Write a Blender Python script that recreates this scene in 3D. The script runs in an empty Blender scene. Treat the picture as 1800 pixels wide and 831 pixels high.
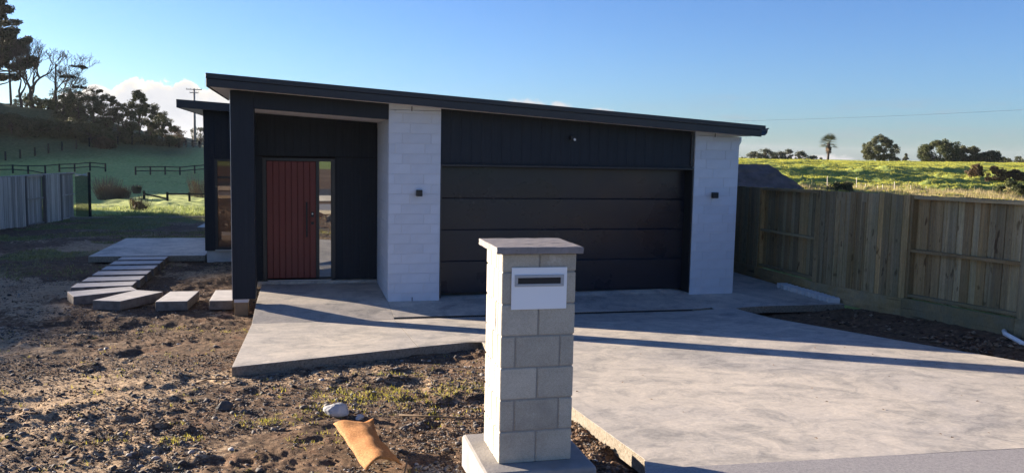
import bpy, bmesh, math, random
import numpy as np
from mathutils import Vector, Matrix, Euler

random.seed(7)
RNG = np.random.default_rng(11)
SC = bpy.context.scene
COL = SC.collection
R = math.radians

# ------------------------------------------------------------------ camera
EYE = Vector((0, 0, 2.45))
FPX = 1480.0
YAW, PITCH, ROLL = R(14.0), math.atan(148 / 1480.0), 0.02
fw = Vector((math.sin(YAW) * math.cos(PITCH), math.cos(YAW) * math.cos(PITCH), -math.sin(PITCH)))
r0 = Vector((math.cos(YAW), -math.sin(YAW), 0.0))
u0 = r0.cross(fw)
cr, sr = math.cos(ROLL), math.sin(ROLL)
rv = r0 * cr + u0 * sr
uv = u0 * cr - r0 * sr
cam = bpy.data.objects.new('camera', bpy.data.cameras.new('camera'))
COL.objects.link(cam)
m = Matrix((rv, uv, -fw)).transposed().to_4x4()
m.translation = EYE
cam.matrix_world = m
cam.data.sensor_width = 36
cam.data.lens = 36 * FPX / 1800
cam.data.clip_start = 0.05
cam.data.clip_end = 6000
SC.camera = cam

# ------------------------------------------------------------------ light
SUN_EL = 10.0
SUN_DIR = Vector((-1.0, 0.85, 0)).normalized()          # horizontal direction TO the sun
SUN_DIR = Vector((SUN_DIR.x * math.cos(R(SUN_EL)), SUN_DIR.y * math.cos(R(SUN_EL)), math.sin(R(SUN_EL))))
sun = bpy.data.objects.new('sun', bpy.data.lights.new('sun', 'SUN'))
COL.objects.link(sun)
sun.data.energy = 5.0
sun.data.angle = R(0.5)
sun.data.color = (1.0, 0.86, 0.70)
sun.rotation_euler = (-SUN_DIR).to_track_quat('-Z', 'Y').to_euler()

SC.view_settings.view_transform = 'Standard'
SC.view_settings.look = 'None'
SC.view_settings.gamma = 1
SC.view_settings.exposure = 2.1


def at(px, py, Y):
    """point on the plane at distance Y that the 1800-wide photograph shows at px, py"""
    d = fw + rv * ((px - 900) / FPX) - uv * ((py - 415.5) / FPX)
    return EYE + d * (Y / d.y)


def azel(px, py):
    d = at(px, py, 100.0) - EYE
    d.normalize()
    return math.atan2(d.x, d.y), math.asin(d.z)


# ------------------------------------------------------------------ node helpers
class NT:
    def __init__(s, tree):
        s.t = tree
        s.n = tree.nodes
        s.l = tree.links

    def new(s, typ, **kw):
        nd = s.n.new(typ)
        for k, v in kw.items():
            if hasattr(nd, k) and not isinstance(v, dict):
                setattr(nd, k, v)
        return nd

    def link(s, a, b):
        s.l.new(a, b)

    def val(s, sock, v):
        if hasattr(v, 'links') or isinstance(v, bpy.types.NodeSocket):
            s.l.new(v, sock)
        else:
            sock.default_value = v

    def math(s, op, a, b=0.0, c=0.0, clamp=False):
        nd = s.n.new('ShaderNodeMath')
        nd.operation = op
        nd.use_clamp = clamp
        s.val(nd.inputs[0], a)
        s.val(nd.inputs[1], b)
        if len(nd.inputs) > 2:
            s.val(nd.inputs[2], c)
        return nd.outputs[0]

    def noise(s, scale, detail=4, rough=0.55, vec=None, dist=0.0):
        nd = s.n.new('ShaderNodeTexNoise')
        nd.inputs['Scale'].default_value = scale
        nd.inputs['Detail'].default_value = detail
        nd.inputs['Roughness'].default_value = rough
        nd.inputs['Distortion'].default_value = dist
        if vec is not None:
            s.l.new(vec, nd.inputs['Vector'])
        return nd.outputs['Fac']

    def ramp(s, fac, stops, interp='LINEAR'):
        nd = s.n.new('ShaderNodeValToRGB')
        nd.color_ramp.interpolation = interp
        e = nd.color_ramp.elements
        while len(e) < len(stops):
            e.new(0.5)
        for el, (p, c) in zip(e, stops):
            el.position = p
            el.color = (c[0], c[1], c[2], 1) if hasattr(c, '__len__') else (c, c, c, 1)
        s.val(nd.inputs['Fac'], fac)
        return nd.outputs['Color']

    def mix(s, fac, a, b, mode='MIX'):
        nd = s.n.new('ShaderNodeMix')
        nd.data_type = 'RGBA'
        nd.blend_type = mode
        s.val(nd.inputs[0], fac)
        for i, v in ((6, a), (7, b)):
            if isinstance(v, bpy.types.NodeSocket):
                s.l.new(v, nd.inputs[i])
            else:
                nd.inputs[i].default_value = (v[0], v[1], v[2], 1)
        return nd.outputs[2]

    def mapping(s, vec, scale=(1, 1, 1), rot=(0, 0, 0), loc=(0, 0, 0)):
        nd = s.n.new('ShaderNodeMapping')
        nd.inputs['Scale'].default_value = scale
        nd.inputs['Rotation'].default_value = rot
        nd.inputs['Location'].default_value = loc
        s.l.new(vec, nd.inputs['Vector'])
        return nd.outputs[0]

    def coord(s, which='Object'):
        return s.n.new('ShaderNodeTexCoord').outputs[which]

    def pos(s):
        return s.n.new('ShaderNodeNewGeometry').outputs['Position']

    def rand(s):
        return s.n.new('ShaderNodeObjectInfo').outputs['Random']

    def attr(s, name):
        nd = s.n.new('ShaderNodeAttribute')
        nd.attribute_name = name
        return nd.outputs['Fac']


# ------------------------------------------------------------------ world
W = bpy.data.worlds.new('World')
SC.world = W
W.use_nodes = True
w = NT(W.node_tree)
w.n.clear()
out = w.n.new('ShaderNodeOutputWorld')
bg = w.n.new('ShaderNodeBackground')
bg.inputs['Strength'].default_value = 0.05
sky = w.n.new('ShaderNodeTexSky')
sky.sky_type = 'NISHITA'
sky.sun_disc = False
sky.sun_elevation = R(SUN_EL)
sky.sun_rotation = math.atan2(SUN_DIR.x, SUN_DIR.y)
sky.altitude = 0
sky.air_density = 1.0
sky.dust_density = 0.55
sky.ozone_density = 2.5
tc = w.n.new('ShaderNodeTexCoord').outputs['Generated']
sep = w.n.new('ShaderNodeSeparateXYZ')
w.link(tc, sep.inputs[0])
az = w.math('ARCTAN2', sep.outputs[0], sep.outputs[1])
el = w.math('ARCSINE', sep.outputs[2])
comb = w.n.new('ShaderNodeCombineXYZ')
w.link(az, comb.inputs[0])
w.link(el, comb.inputs[1])
AE = comb.outputs[0]
skyc = w.mix(1.0, sky.outputs[0], (0.67, 0.755, 1.06), 'MULTIPLY')
# clean sea air: the low sky keeps its blue
skyc = w.mix(1.0, skyc, w.ramp(el, [(0.0, (0.75, 1.05, 1.30)), (0.10, (0.80, 0.98, 1.13)), (0.30, (0.74, 0.84, 0.96))]), 'MULTIPLY')


def blob(cpx, cpy, rx, ry):
    """soft elliptic mask in azimuth and elevation, 1 at its centre and 0 at its rim"""
    a0, e0 = azel(cpx, cpy)
    dx = w.math('DIVIDE', w.math('SUBTRACT', az, a0), rx / FPX)
    dy = w.math('DIVIDE', w.math('SUBTRACT', el, e0), ry / FPX)
    d2 = w.math('ADD', w.math('MULTIPLY', dx, dx), w.math('MULTIPLY', dy, dy))
    return w.math('SUBTRACT', 1.0, w.math('SQRT', d2))


def maxes(lst):
    r_ = lst[0]
    for q in lst[1:]:
        r_ = w.math('MAXIMUM', r_, q)
    return r_


nz = w.noise(34, 9, 0.62, AE)
nzs = w.math('MULTIPLY', w.math('SUBTRACT', nz, 0.5), 1.15)
cum = maxes([blob(272, 216, 92, 82), blob(180, 232, 80, 82), blob(365, 226, 100, 76), blob(235, 190, 50, 50), blob(325, 186, 50, 44), blob(235, 262, 170, 66),
             blob(430, 235, 120, 60), blob(60, 262, 150, 46), blob(302, 196, 60, 40), blob(600, 262, 160, 40)])
cumv = w.math('ADD', cum, nzs)
cmask = w.ramp(cumv, [(0.09, 0.0), (0.15, 1.0)])
body = w.noise(15, 6, 0.6, w.mapping(AE, loc=(3, 1, 0)))
shade = w.math('ADD', w.math('MULTIPLY', cumv, 0.9), w.math('MULTIPLY', w.math('SUBTRACT', body, 0.5), 1.4))
ccol = w.ramp(shade, [(0.12, (5.2, 5.0, 4.6)), (0.22, (4.5, 4.3, 4.05)), (0.42, (3.9, 3.95, 4.1)), (0.9, (3.5, 3.6, 3.85))])
skyc = w.mix(cmask, skyc, ccol)
# small puffs above the roof line
nz2 = w.noise(70, 6, 0.65, AE)
puf = maxes([blob(925, 184, 42, 13), blob(985, 186, 24, 9), blob(1055, 196, 30, 7), blob(1452, 282, 60, 14), blob(1395, 280, 40, 12)])
pv = w.math('ADD', puf, w.math('MULTIPLY', w.math('SUBTRACT', nz2, 0.5), 1.8))
skyc = w.mix(w.math('MULTIPLY', w.ramp(pv, [(0.15, 0.0), (0.6, 1.0)]), 0.75), skyc, (3.9, 3.7, 3.7))
# thin grey streaks low in the right sky
st = w.noise(9, 5, 0.6, w.mapping(AE, scale=(1, 7.5, 1), loc=(1.7, 0.4, 0)))
band = w.math('MULTIPLY', w.ramp(el, [(0.0, 1.0), (0.045, 1.0), (0.085, 0.0)]), w.ramp(az, [(0.30, 0.0), (0.5, 1.0)]))
stm = w.math('MULTIPLY', w.ramp(st, [(0.52, 0.0), (0.70, 1.0)]), w.math('MULTIPLY', band, 0.40))
skyc = w.mix(stm, skyc, (1.9, 2.1, 2.45))
w.link(skyc, bg.inputs['Color'])
w.link(bg.outputs[0], out.inputs['Surface'])

# ------------------------------------------------------------------ materials
MATS = {}


def mat(name, col, rough=0.7, spec=0.4, metal=0.0, var=0.0, vscale=3.0, bump=0.0, bscale=60.0, bdist=0.01, rnd=0.0, stretch=None,
        fn=None, coords='Object', bdetail=5, trans=0.0):
    if name in MATS:
        return MATS[name]
    M = bpy.data.materials.new(name)
    M.use_nodes = True
    t = NT(M.node_tree)
    b = M.node_tree.nodes['Principled BSDF']
    b.inputs['Roughness'].default_value = rough
    b.inputs['Specular IOR Level'].default_value = spec
    b.inputs['Metallic'].default_value = metal
    b.inputs['Base Color'].default_value = (*col, 1)
    v = t.pos() if coords == 'World' else t.coord(coords)
    if stretch:
        v = t.mapping(v, scale=stretch)
    c = None
    if var:
        n = t.noise(vscale, 6, 0.6, v)
        f = t.ramp(n, [(0.3, 1 - var), (0.7, 1 + var)])
        c = t.mix(1.0, (col[0], col[1], col[2]), f, 'MULTIPLY')
    if rnd:
        rr = t.ramp(t.rand(), [(0, 1 - rnd), (1, 1 + rnd)])
        c = t.mix(1.0, c if c is not None else (col[0], col[1], col[2]), rr, 'MULTIPLY')
    if c is not None:
        t.link(c, b.inputs['Base Color'])
    if bump:
        bn = t.new('ShaderNodeBump')
        bn.inputs['Strength'].default_value = bump
        bn.inputs['Distance'].default_value = bdist
        t.link(t.noise(bscale, bdetail, 0.6, v), bn.inputs['Height'])
        t.link(bn.outputs[0], b.inputs['Normal'])
    if fn:
        fn(t, b, v)
    MATS[name] = M
    return M


def bumpnode(t, b, h, strength, dist, prev=None):
    bn = t.new('ShaderNodeBump')
    bn.inputs['Strength'].default_value = strength
    bn.inputs['Distance'].default_value = dist
    t.link(h, bn.inputs['Height'])
    if prev:
        t.link(prev, bn.inputs['Normal'])
    t.link(bn.outputs[0], b.inputs['Normal'])
    return bn.outputs[0]


def f_concrete(t, b, v):
    # trowel swirls: overlapping patches of differently burnished cement, finer streaks, speckle, a few stains
    w1 = t.noise(0.45, 5, 0.6, v, 0.8)
    w2 = t.noise(1.5, 10, 0.66, t.mapping(v, rot=(0, 0, 0.5)), 0.9)
    w4 = t.noise(3.2, 10, 0.70, t.mapping(v, rot=(0, 0, -0.7), loc=(5, 2, 0)), 1.0)
    w3 = t.noise(30, 4, 0.65, v)
    c = t.ramp(w2, [(0.36, (0.20, 0.20, 0.205)), (0.462, (0.30, 0.29, 0.285)), (0.475, (0.44, 0.415, 0.385)), (0.54, (0.47, 0.44, 0.41)), (0.553, (0.56, 0.52, 0.475))])
    c2 = t.ramp(w4, [(0.36, (0.22, 0.217, 0.215)), (0.455, (0.32, 0.31, 0.30)), (0.468, (0.46, 0.43, 0.40)), (0.56, (0.49, 0.46, 0.425)), (0.575, (0.62, 0.57, 0.51))])
    c = t.mix(0.5, c, c2)
    c = t.mix(1.0, c, t.ramp(w1, [(0.35, (0.84, 0.85, 0.88)), (0.6, (1.08, 1.05, 1.0))]), 'MULTIPLY')
    c = t.mix(0.28, c, t.ramp(w3, [(0.35, (0.24, 0.235, 0.23)), (0.65, (0.56, 0.53, 0.49))]))
    sp = t.noise(9, 2, 0.5, v)
    c = t.mix(t.ramp(sp, [(0.74, 0.0), (0.80, 0.25)]), c, (0.2, 0.18, 0.16))
    c = t.mix(1.0, c, (1.02, 0.99, 0.925), 'MULTIPLY')
    t.link(c, b.inputs['Base Color'])
    t.link(t.ramp(w2, [(0.3, 0.72), (0.7, 0.5)]), b.inputs['Roughness'])
    p = bumpnode(t, b, w4, 0.3, 0.012)
    bumpnode(t, b, w3, 0.3, 0.002, p)


M_conc = mat('brushed_concrete', (0.5, 0.47, 0.44), 0.62, 0.35, fn=f_concrete, coords='World')


def f_aggr(t, b, v):
    vo = t.new('ShaderNodeTexVoronoi')
    vo.inputs['Scale'].default_value = 150
    t.link(v, vo.inputs['Vector'])
    c = t.ramp(vo.outputs['Distance'], [(0.1, (0.42, 0.38, 0.35)), (0.6, (0.26, 0.25, 0.25))])
    c = t.mix(0.5, c, t.ramp(t.noise(60, 4, 0.7, v), [(0.3, (0.2, 0.19, 0.19)), (0.7, (0.5, 0.46, 0.42))]))
    t.link(c, b.inputs['Base Color'])
    bumpnode(t, b, vo.outputs['Distance'], 0.5, 0.0022)


M_aggr = mat('exposed_aggregate_concrete', (0.35, 0.33, 0.31), 0.8, 0.3, fn=f_aggr, coords='World')


def f_edge(t, b, v):
    n = t.noise(38, 8, 0.8, v)
    c = t.ramp(n, [(0.34, (0.12, 0.095, 0.07)), (0.46, (0.27, 0.23, 0.175)), (0.6, (0.37, 0.325, 0.26))])
    t.link(c, b.inputs['Base Color'])
    bumpnode(t, b, n, 1.0, 0.03)


M_edge = mat('rough_concrete_edge', (0.45, 0.4, 0.33), 0.9, 0.2, fn=f_edge, coords='World')
M_white = mat('white_painted_block', (0.54, 0.575, 0.63), 0.6, 0.3, var=0.05, vscale=5, bump=0.35, bscale=70, bdist=0.004, rnd=0.045)
M_mort = mat('white_painted_mortar', (0.60, 0.61, 0.63), 0.75, 0.2, bump=0.3, bscale=90, bdist=0.003)


def offset_by_rand(t, v, k=37.0):
    rr = t.rand()
    cb = t.new('ShaderNodeCombineXYZ')
    for q, mul in enumerate((k, k * 1.7, k * 2.3)):
        t.link(t.math('MULTIPLY', rr, mul), cb.inputs[q])
    va = t.new('ShaderNodeVectorMath')
    va.operation = 'ADD'
    t.link(v, va.inputs[0])
    t.link(cb.outputs[0], va.inputs[1])
    return va.outputs[0]


def f_wood(t, b, v):
    v2 = offset_by_rand(t, v)
    g = t.noise(3.0, 7, 0.72, t.mapping(v2, scale=(0.8, 2, 0.35)), 0.7)
    g2 = t.noise(5.0, 6, 0.75, t.mapping(v2, scale=(1.6, 2, 0.22), loc=(3, 1, 8)), 0.3)
    k = t.noise(2.0, 2, 0.5, t.mapping(v2, scale=(0.9, 1, 3.6)), 0.3)
    fine = t.noise(60, 3, 0.7, t.mapping(t.pos(), scale=(1, 1, 0.25)))
    rr = t.rand()
    r2 = t.math('FRACT', t.math('MULTIPLY', rr, 17.31))
    c = t.ramp(g, [(0.28, (0.16, 0.110, 0.055)), (0.42, (0.31, 0.225, 0.120)), (0.58, (0.43, 0.325, 0.185)), (0.72, (0.56, 0.44, 0.27))])
    c = t.mix(t.ramp(g2, [(0.42, 0.0), (0.62, 0.65)]), c, (0.26, 0.25, 0.20))
    c = t.mix(t.ramp(k, [(0.64, 0.0), (0.72, 0.85)]), c, (0.09, 0.055, 0.03))
    c = t.mix(t.ramp(t.noise(1.1, 4, 0.6, t.pos()), [(0.45, 0.0), (0.8, 0.5)]), c, (0.20, 0.19, 0.085))
    c = t.mix(t.ramp(fine, [(0.3, 0.35), (0.6, 0.0)]), c, (0.10, 0.075, 0.045))
    c = t.mix(1.0, c, t.ramp(rr, [(0, (0.74, 0.71, 0.66)), (0.35, (1.0, 0.96, 0.88)), (0.7, (1.2, 1.15, 1.04)), (1, (1.5, 1.43, 1.28))]), 'MULTIPLY')
    c = t.mix(1.0, c, t.ramp(r2, [(0, (1.12, 0.98, 0.80)), (0.5, (1, 1, 1)), (1, (0.92, 1.0, 1.05))]), 'MULTIPLY')
    t.link(c, b.inputs['Base Color'])
    bumpnode(t, b, g, 0.5, 0.02)


M_pale = mat('rough_sawn_treated_pine', (0.17, 0.15, 0.09), 0.85, 0.2, fn=f_wood)


def f_greywood(t, b, v):
    v2 = offset_by_rand(t, v)
    g = t.noise(4.0, 7, 0.7, t.mapping(v2, scale=(1.0, 2, 0.3)), 0.6)
    c = t.ramp(g, [(0.30, (0.20, 0.165, 0.13)), (0.5, (0.44, 0.385, 0.325)), (0.72, (0.64, 0.58, 0.50))])
    c = t.mix(1.0, c, t.ramp(t.rand(), [(0, 0.70), (1, 1.2)]), 'MULTIPLY')
    t.link(c, b.inputs['Base Color'])
    bumpnode(t, b, g, 0.6, 0.02)


M_grey = mat('weathered_grey_paling', (0.28, 0.27, 0.27), 0.9, 0.15, fn=f_greywood)
M_darkpost = mat('dark_stained_rail', (0.022, 0.022, 0.02), 0.85, 0.2, var=0.3, vscale=6)


def f_clad(t, b, v):
    g = t.noise(2.5, 7, 0.7, t.mapping(v, scale=(14, 14, 0.5)), 0.4)
    c = t.ramp(g, [(0.3, (0.009, 0.013, 0.019)), (0.7, (0.017, 0.024, 0.033))])
    t.link(c, b.inputs['Base Color'])
    bumpnode(t, b, g, 0.35, 0.004)


M_clad = mat('charcoal_stained_cladding', (0.016, 0.018, 0.021), 0.62, 0.3, fn=f_clad)
M_fascia = mat('black_metal_fascia', (0.022, 0.023, 0.027), 0.42, 0.4, var=0.12, vscale=7)
M_soffit = mat('white_painted_soffit', (0.62, 0.58, 0.55), 0.6, 0.3, var=0.03)


def f_door(t, b, v):
    g = t.noise(5, 6, 0.7, t.mapping(v, scale=(1, 1, 5)), 0.3)
    t.link(t.ramp(g, [(0.3, (0.006, 0.009, 0.016)), (0.7, (0.009, 0.013, 0.024))]), b.inputs['Base Color'])
    t.link(t.ramp(t.noise(1.2, 4, 0.6, v), [(0.3, 0.24), (0.7, 0.38)]), b.inputs['Roughness'])
    bumpnode(t, b, t.noise(1.1, 3, 0.5, t.mapping(v, scale=(0.5, 1, 4))), 0.12, 0.012)


M_gdoor = mat('satin_black_door_steel', (0.008, 0.011, 0.018), 0.3, 0.4, fn=f_door)
M_red = mat('oxblood_red_door_paint', (0.15, 0.026, 0.02), 0.45, 0.4, var=0.14, vscale=3, stretch=(1, 1, 0.3), bump=0.12, bscale=30, bdist=0.003)
M_black = mat('matt_black_metal', (0.012, 0.012, 0.014), 0.45, 0.4)
M_frame = mat('charcoal_aluminium', (0.016, 0.018, 0.02), 0.4, 0.5)
M_silver = mat('bare_aluminium', (0.55, 0.56, 0.58), 0.35, 0.5, metal=0.6)
M_dark = mat('dark_interior', (0.02, 0.017, 0.015), 0.9, 0.1)


def glass(name, tint, refl=0.85):
    M = bpy.data.materials.new(name)
    M.use_nodes = True
    t = NT(M.node_tree)
    b = M.node_tree.nodes['Principled BSDF']
    b.inputs['Base Color'].default_value = (*tint, 1)
    b.inputs['Roughness'].default_value = 0.015
    b.inputs['Specular IOR Level'].default_value = 0.5
    b.inputs['Metallic'].default_value = refl
    bumpnode(t, b, t.noise(1.4, 1, 0.5, t.coord('Object')), 0.06, 0.01)
    MATS[name] = M
    return M


M_glass = glass('mirror_tint_glass', (0.42, 0.44, 0.45))
M_glass2 = glass('dark_window_glass', (0.16, 0.13, 0.11), 0.6)
M_lens = mat('white_lamp_lens', (0.8, 0.8, 0.8), 0.2, 0.5)


def f_block(t, b, v):
    sp = t.noise(150, 4, 0.75, v)
    g = t.noise(10, 5, 0.6, v)
    c = t.ramp(sp, [(0.30, (0.24, 0.213, 0.165)), (0.46, (0.42, 0.38, 0.30)), (0.62, (0.53, 0.485, 0.39))])
    c = t.mix(0.35, c, t.ramp(g, [(0.3, (0.36, 0.33, 0.28)), (0.7, (0.55, 0.51, 0.44))]))
    c = t.mix(1.0, c, t.ramp(t.rand(), [(0, 0.84), (1, 1.12)]), 'MULTIPLY')
    wet = t.noise(3.2, 5, 0.65, t.pos())
    c = t.mix(t.ramp(wet, [(0.50, 0.0), (0.72, 0.45)]), c, (0.20, 0.185, 0.16))
    c = t.mix(t.ramp(t.noise(7, 4, 0.7, t.pos()), [(0.62, 0.0), (0.75, 0.5)]), c, (0.66, 0.63, 0.58))
    t.link(c, b.inputs['Base Color'])
    bumpnode(t, b, sp, 0.8, 0.004)


M_block = mat('cream_concrete_block', (0.45, 0.42, 0.35), 0.88, 0.2, fn=f_block)
M_joint = mat('grey_block_mortar', (0.30, 0.28, 0.25), 0.9, 0.2, var=0.1, vscale=20, bump=0.3, bscale=120, bdist=0.002)


def f_cap(t, b, v):
    g = t.noise(7, 8, 0.75, t.mapping(v, scale=(0.8, 3.4, 1)), 1.2)
    c = t.ramp(g, [(0.33, (0.055, 0.048, 0.046)), (0.42, (0.20, 0.18, 0.175)), (0.6, (0.26, 0.235, 0.23)), (0.7, (0.34, 0.31, 0.30))])
    pits = t.noise(26, 2, 0.5, v)
    c = t.mix(t.ramp(pits, [(0.72, 0.0), (0.76, 0.9)]), c, (0.05, 0.04, 0.04))
    t.link(c, b.inputs['Base Color'])
    bumpnode(t, b, g, 0.9, 0.008)


M_cap = mat('rough_stone_cap', (0.36, 0.34, 0.34), 0.8, 0.25, fn=f_cap)
M_foot = mat('smooth_concrete_footing', (0.27, 0.255, 0.24), 0.85, 0.2, var=0.18, vscale=5, bump=0.4, bscale=50, bdist=0.004)
M_plate = mat('white_letterbox_plate', (0.80, 0.82, 0.84), 0.35, 0.4)
M_slotf = mat('grey_slot_frame', (0.36, 0.38, 0.41), 0.4, 0.5, metal=0.2)
M_stone = mat('paver_concrete', (0.54, 0.51, 0.475), 0.85, 0.2, var=0.16, vscale=4, bump=0.4, bscale=60, bdist=0.004, rnd=0.06)
M_stoneside = mat('shade_darkened_paver_edge', (0.17, 0.145, 0.125), 0.9, 0.15, var=0.35, vscale=9, bump=0.4, bscale=50, bdist=0.004)  # paver sides coloured darker to draw the contact shade
M_timber = mat('sawn_timber_pile', (0.30, 0.20, 0.11), 0.85, 0.2, var=0.2, vscale=4, bump=0.4, bscale=40, bdist=0.004)
M_brick = mat('pale_cement_brick', (0.62, 0.62, 0.62), 0.85, 0.2, var=0.08, vscale=9, rnd=0.08, bump=0.3, bscale=60, bdist=0.003)
M_pvc = mat('white_plastic_pipe', (0.8, 0.8, 0.8), 0.35, 0.4)


def f_card(t, b, v):
    sp = t.noise(70, 6, 0.75, v)
    c = t.ramp(sp, [(0.36, (0.17, 0.068, 0.018)), (0.5, (0.31, 0.135, 0.04)), (0.66, (0.48, 0.235, 0.085))])
    c = t.mix(t.ramp(t.noise(5, 3, 0.5, v), [(0.45, 0), (0.75, 0.5)]), c, (0.28, 0.12, 0.04))
    t.link(c, b.inputs['Base Color'])
    bumpnode(t, b, sp, 0.5, 0.004)


M_card = mat('orange_fibre_mat', (0.5, 0.24, 0.08), 0.85, 0.2, fn=f_card)
M_rock = mat('pale_grey_rock', (0.42, 0.42, 0.42), 0.85, 0.2, var=0.3, vscale=6, bump=0.9, bscale=22, bdist=0.02)


def f_soil(t, b, v):
    pale = t.attr('pale')
    green = t.attr('green')
    n1 = t.noise(1.6, 6, 0.65, v)
    n2 = t.noise(11, 7, 0.72, v)
    n3 = t.noise(70, 4, 0.7, v)
    dark = t.ramp(n2, [(0.30, (0.055, 0.036, 0.023)), (0.5, (0.155, 0.096, 0.056)), (0.7, (0.30, 0.188, 0.11))])
    dry = t.ramp(n2, [(0.28, (0.26, 0.172, 0.102)), (0.5, (0.48, 0.335, 0.20)), (0.72, (0.62, 0.47, 0.31))])
    fac = t.math('ADD', pale, t.math('MULTIPLY', t.math('SUBTRACT', n2, 0.5), 1.5), clamp=True)
    c = t.mix(t.ramp(fac, [(0.35, 0.0), (0.65, 1.0)]), dark, dry)
    rust = t.ramp(t.noise(2.6, 4, 0.6, v), [(0.55, 0.0), (0.72, 0.7)])
    c = t.mix(rust, c, t.ramp(n2, [(0.3, (0.07, 0.028, 0.014)), (0.7, (0.22, 0.10, 0.05))]))
    c = t.mix(t.ramp(n3, [(0.4, 0.0), (0.75, 0.55)]), c, (0.05, 0.045, 0.042))
    g = t.ramp(t.noise(9, 6, 0.7, v), [(0.3, (0.075, 0.078, 0.035)), (0.55, (0.17, 0.17, 0.075)), (0.75, (0.28, 0.26, 0.13))])
    gf = t.math('ADD', green, t.math('MULTIPLY', t.math('SUBTRACT', n2, 0.5), 1.2), clamp=True)
    c = t.mix(t.ramp(gf, [(0.4, 0.0), (0.7, 1.0)]), c, g)
    t.link(c, b.inputs['Base Color'])
    p = bumpnode(t, b, n2, 0.8, 0.035)
    bumpnode(t, b, n3, 0.7, 0.01, p)


M_soil = mat('bare_earth', (0.12, 0.085, 0.06), 0.95, 0.1, fn=f_soil, coords='World')


def f_meadow(t, b, v):
    n1 = t.noise(0.35, 5, 0.6, v)
    n2 = t.noise(2.4, 6, 0.7, v)
    dry = t.attr('dry')
    bank = t.attr('bank')
    scrub = t.attr('scrub')
    shade_lift = t.attr('shade_lift')
    c = t.ramp(n2, [(0.3, (0.10, 0.155, 0.045)), (0.5, (0.175, 0.25, 0.07)), (0.72, (0.28, 0.34, 0.11))])
    c = t.mix(t.ramp(n1, [(0.35, 0.0), (0.7, 0.55)]), c, (0.38, 0.39, 0.09))
    c = t.mix(t.math('MULTIPLY', dry, t.ramp(n2, [(0.3, 0.4), (0.6, 1.0)])), c, t.ramp(t.noise(5, 5, 0.7, v), [(0.3, (0.16, 0.15, 0.06)), (0.7, (0.38, 0.30, 0.17))]))
    c = t.mix(shade_lift, c, t.ramp(n2, [(0.3, (0.26, 0.33, 0.09)), (0.5, (0.42, 0.47, 0.14)), (0.72, (0.58, 0.62, 0.22))]))  # grass colour lifted to brighten the shaded left paddock
    c = t.mix(scrub, c, t.ramp(n2, [(0.3, (0.075, 0.085, 0.035)), (0.6, (0.13, 0.14, 0.06)), (0.75, (0.20, 0.18, 0.09))]))
    c = t.mix(bank, c, t.ramp(t.noise(1.4, 7, 0.7, v), [(0.3, (0.035, 0.034, 0.036)), (0.7, (0.095, 0.088, 0.088))]))
    t.link(c, b.inputs['Base Color'])
    bumpnode(t, b, n2, 0.45, 0.08)


M_meadow = mat('meadow_grass', (0.1, 0.16, 0.04), 0.9, 0.1, fn=f_meadow, coords='World')
M_road = mat('worn_asphalt', (0.055, 0.055, 0.058), 0.85, 0.2, var=0.2, vscale=2, bump=0.5, bscale=80, bdist=0.006, coords='World')


def leafmat(name, dark, light, scale=1.5, rough=0.65, trans=0.25):
    def fn(t, b, v):
        n = t.noise(scale, 4, 0.6, t.pos())
        n2 = t.new('ShaderNodeNewGeometry').outputs['Random Per Island']
        f = t.math('ADD', t.math('MULTIPLY', n, 0.6), t.math('MULTIPLY', n2, 0.4))
        c = t.ramp(f, [(0.22, dark), (0.72, light)])
        t.link(c, b.inputs['Base Color'])
        tr = t.new('ShaderNodeBsdfTranslucent')
        t.link(c, tr.inputs['Color'])
        mx = t.new('ShaderNodeMixShader')
        mx.inputs[0].default_value = trans
        o = [q for q in t.n if q.type == 'OUTPUT_MATERIAL'][0]
        t.link(b.outputs[0], mx.inputs[1])
        t.link(tr.outputs[0], mx.inputs[2])
        t.link(mx.outputs[0], o.inputs['Surface'])
    return mat(name, light, rough, 0.2, fn=fn)


M_grass = leafmat('green_grass_blades', (0.20, 0.24, 0.035), (0.56, 0.52, 0.09), 0.35, trans=0.35)
M_grasslift = leafmat('shade_lifted_grass', (0.18, 0.23, 0.06), (0.40, 0.43, 0.15), 0.35, trans=0.35)  # left paddock copy of the grass, colour set to offset the shade
M_grassy = leafmat('yellow_green_weed', (0.26, 0.26, 0.03), (0.58, 0.50, 0.08), 2.0, trans=0.35)
M_grassd = leafmat('straw_grass_blades', (0.25, 0.20, 0.09), (0.50, 0.40, 0.22), 0.8, trans=0.3)
M_grasss = leafmat('dull_green_grass', (0.13, 0.14, 0.05), (0.34, 0.33, 0.13), 0.8, trans=0.3)
M_pine = leafmat('dark_pine_foliage', (0.026, 0.032, 0.016), (0.075, 0.078, 0.036), 0.4, trans=0.15)
M_bush = leafmat('dark_bush_foliage', (0.040, 0.048, 0.022), (0.125, 0.130, 0.058), 0.5, trans=0.2)
M_olive = leafmat('olive_foliage', (0.035, 0.048, 0.016), (0.11, 0.12, 0.045), 0.5, trans=0.2)
M_greyleaf = leafmat('grey_green_foliage', (0.06, 0.07, 0.045), (0.17, 0.18, 0.12), 0.5, trans=0.2)
M_brownleaf = leafmat('russet_scrub_foliage', (0.055, 0.035, 0.022), (0.17, 0.115, 0.06), 1.2, trans=0.2)
M_palm = leafmat('palm_fronds', (0.045, 0.06, 0.025), (0.14, 0.15, 0.07), 0.8, trans=0.15)
M_deadpalm = leafmat('dry_palm_skirt', (0.05, 0.035, 0.02), (0.16, 0.11, 0.065), 0.8, trans=0.1)
M_bark = mat('grey_brown_bark', (0.075, 0.058, 0.045), 0.9, 0.15, var=0.3, vscale=2, bump=0.5, bscale=10, bdist=0.03)
M_plume = mat('cream_seed_plume', (0.75, 0.68, 0.58), 0.9, 0.1)
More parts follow.
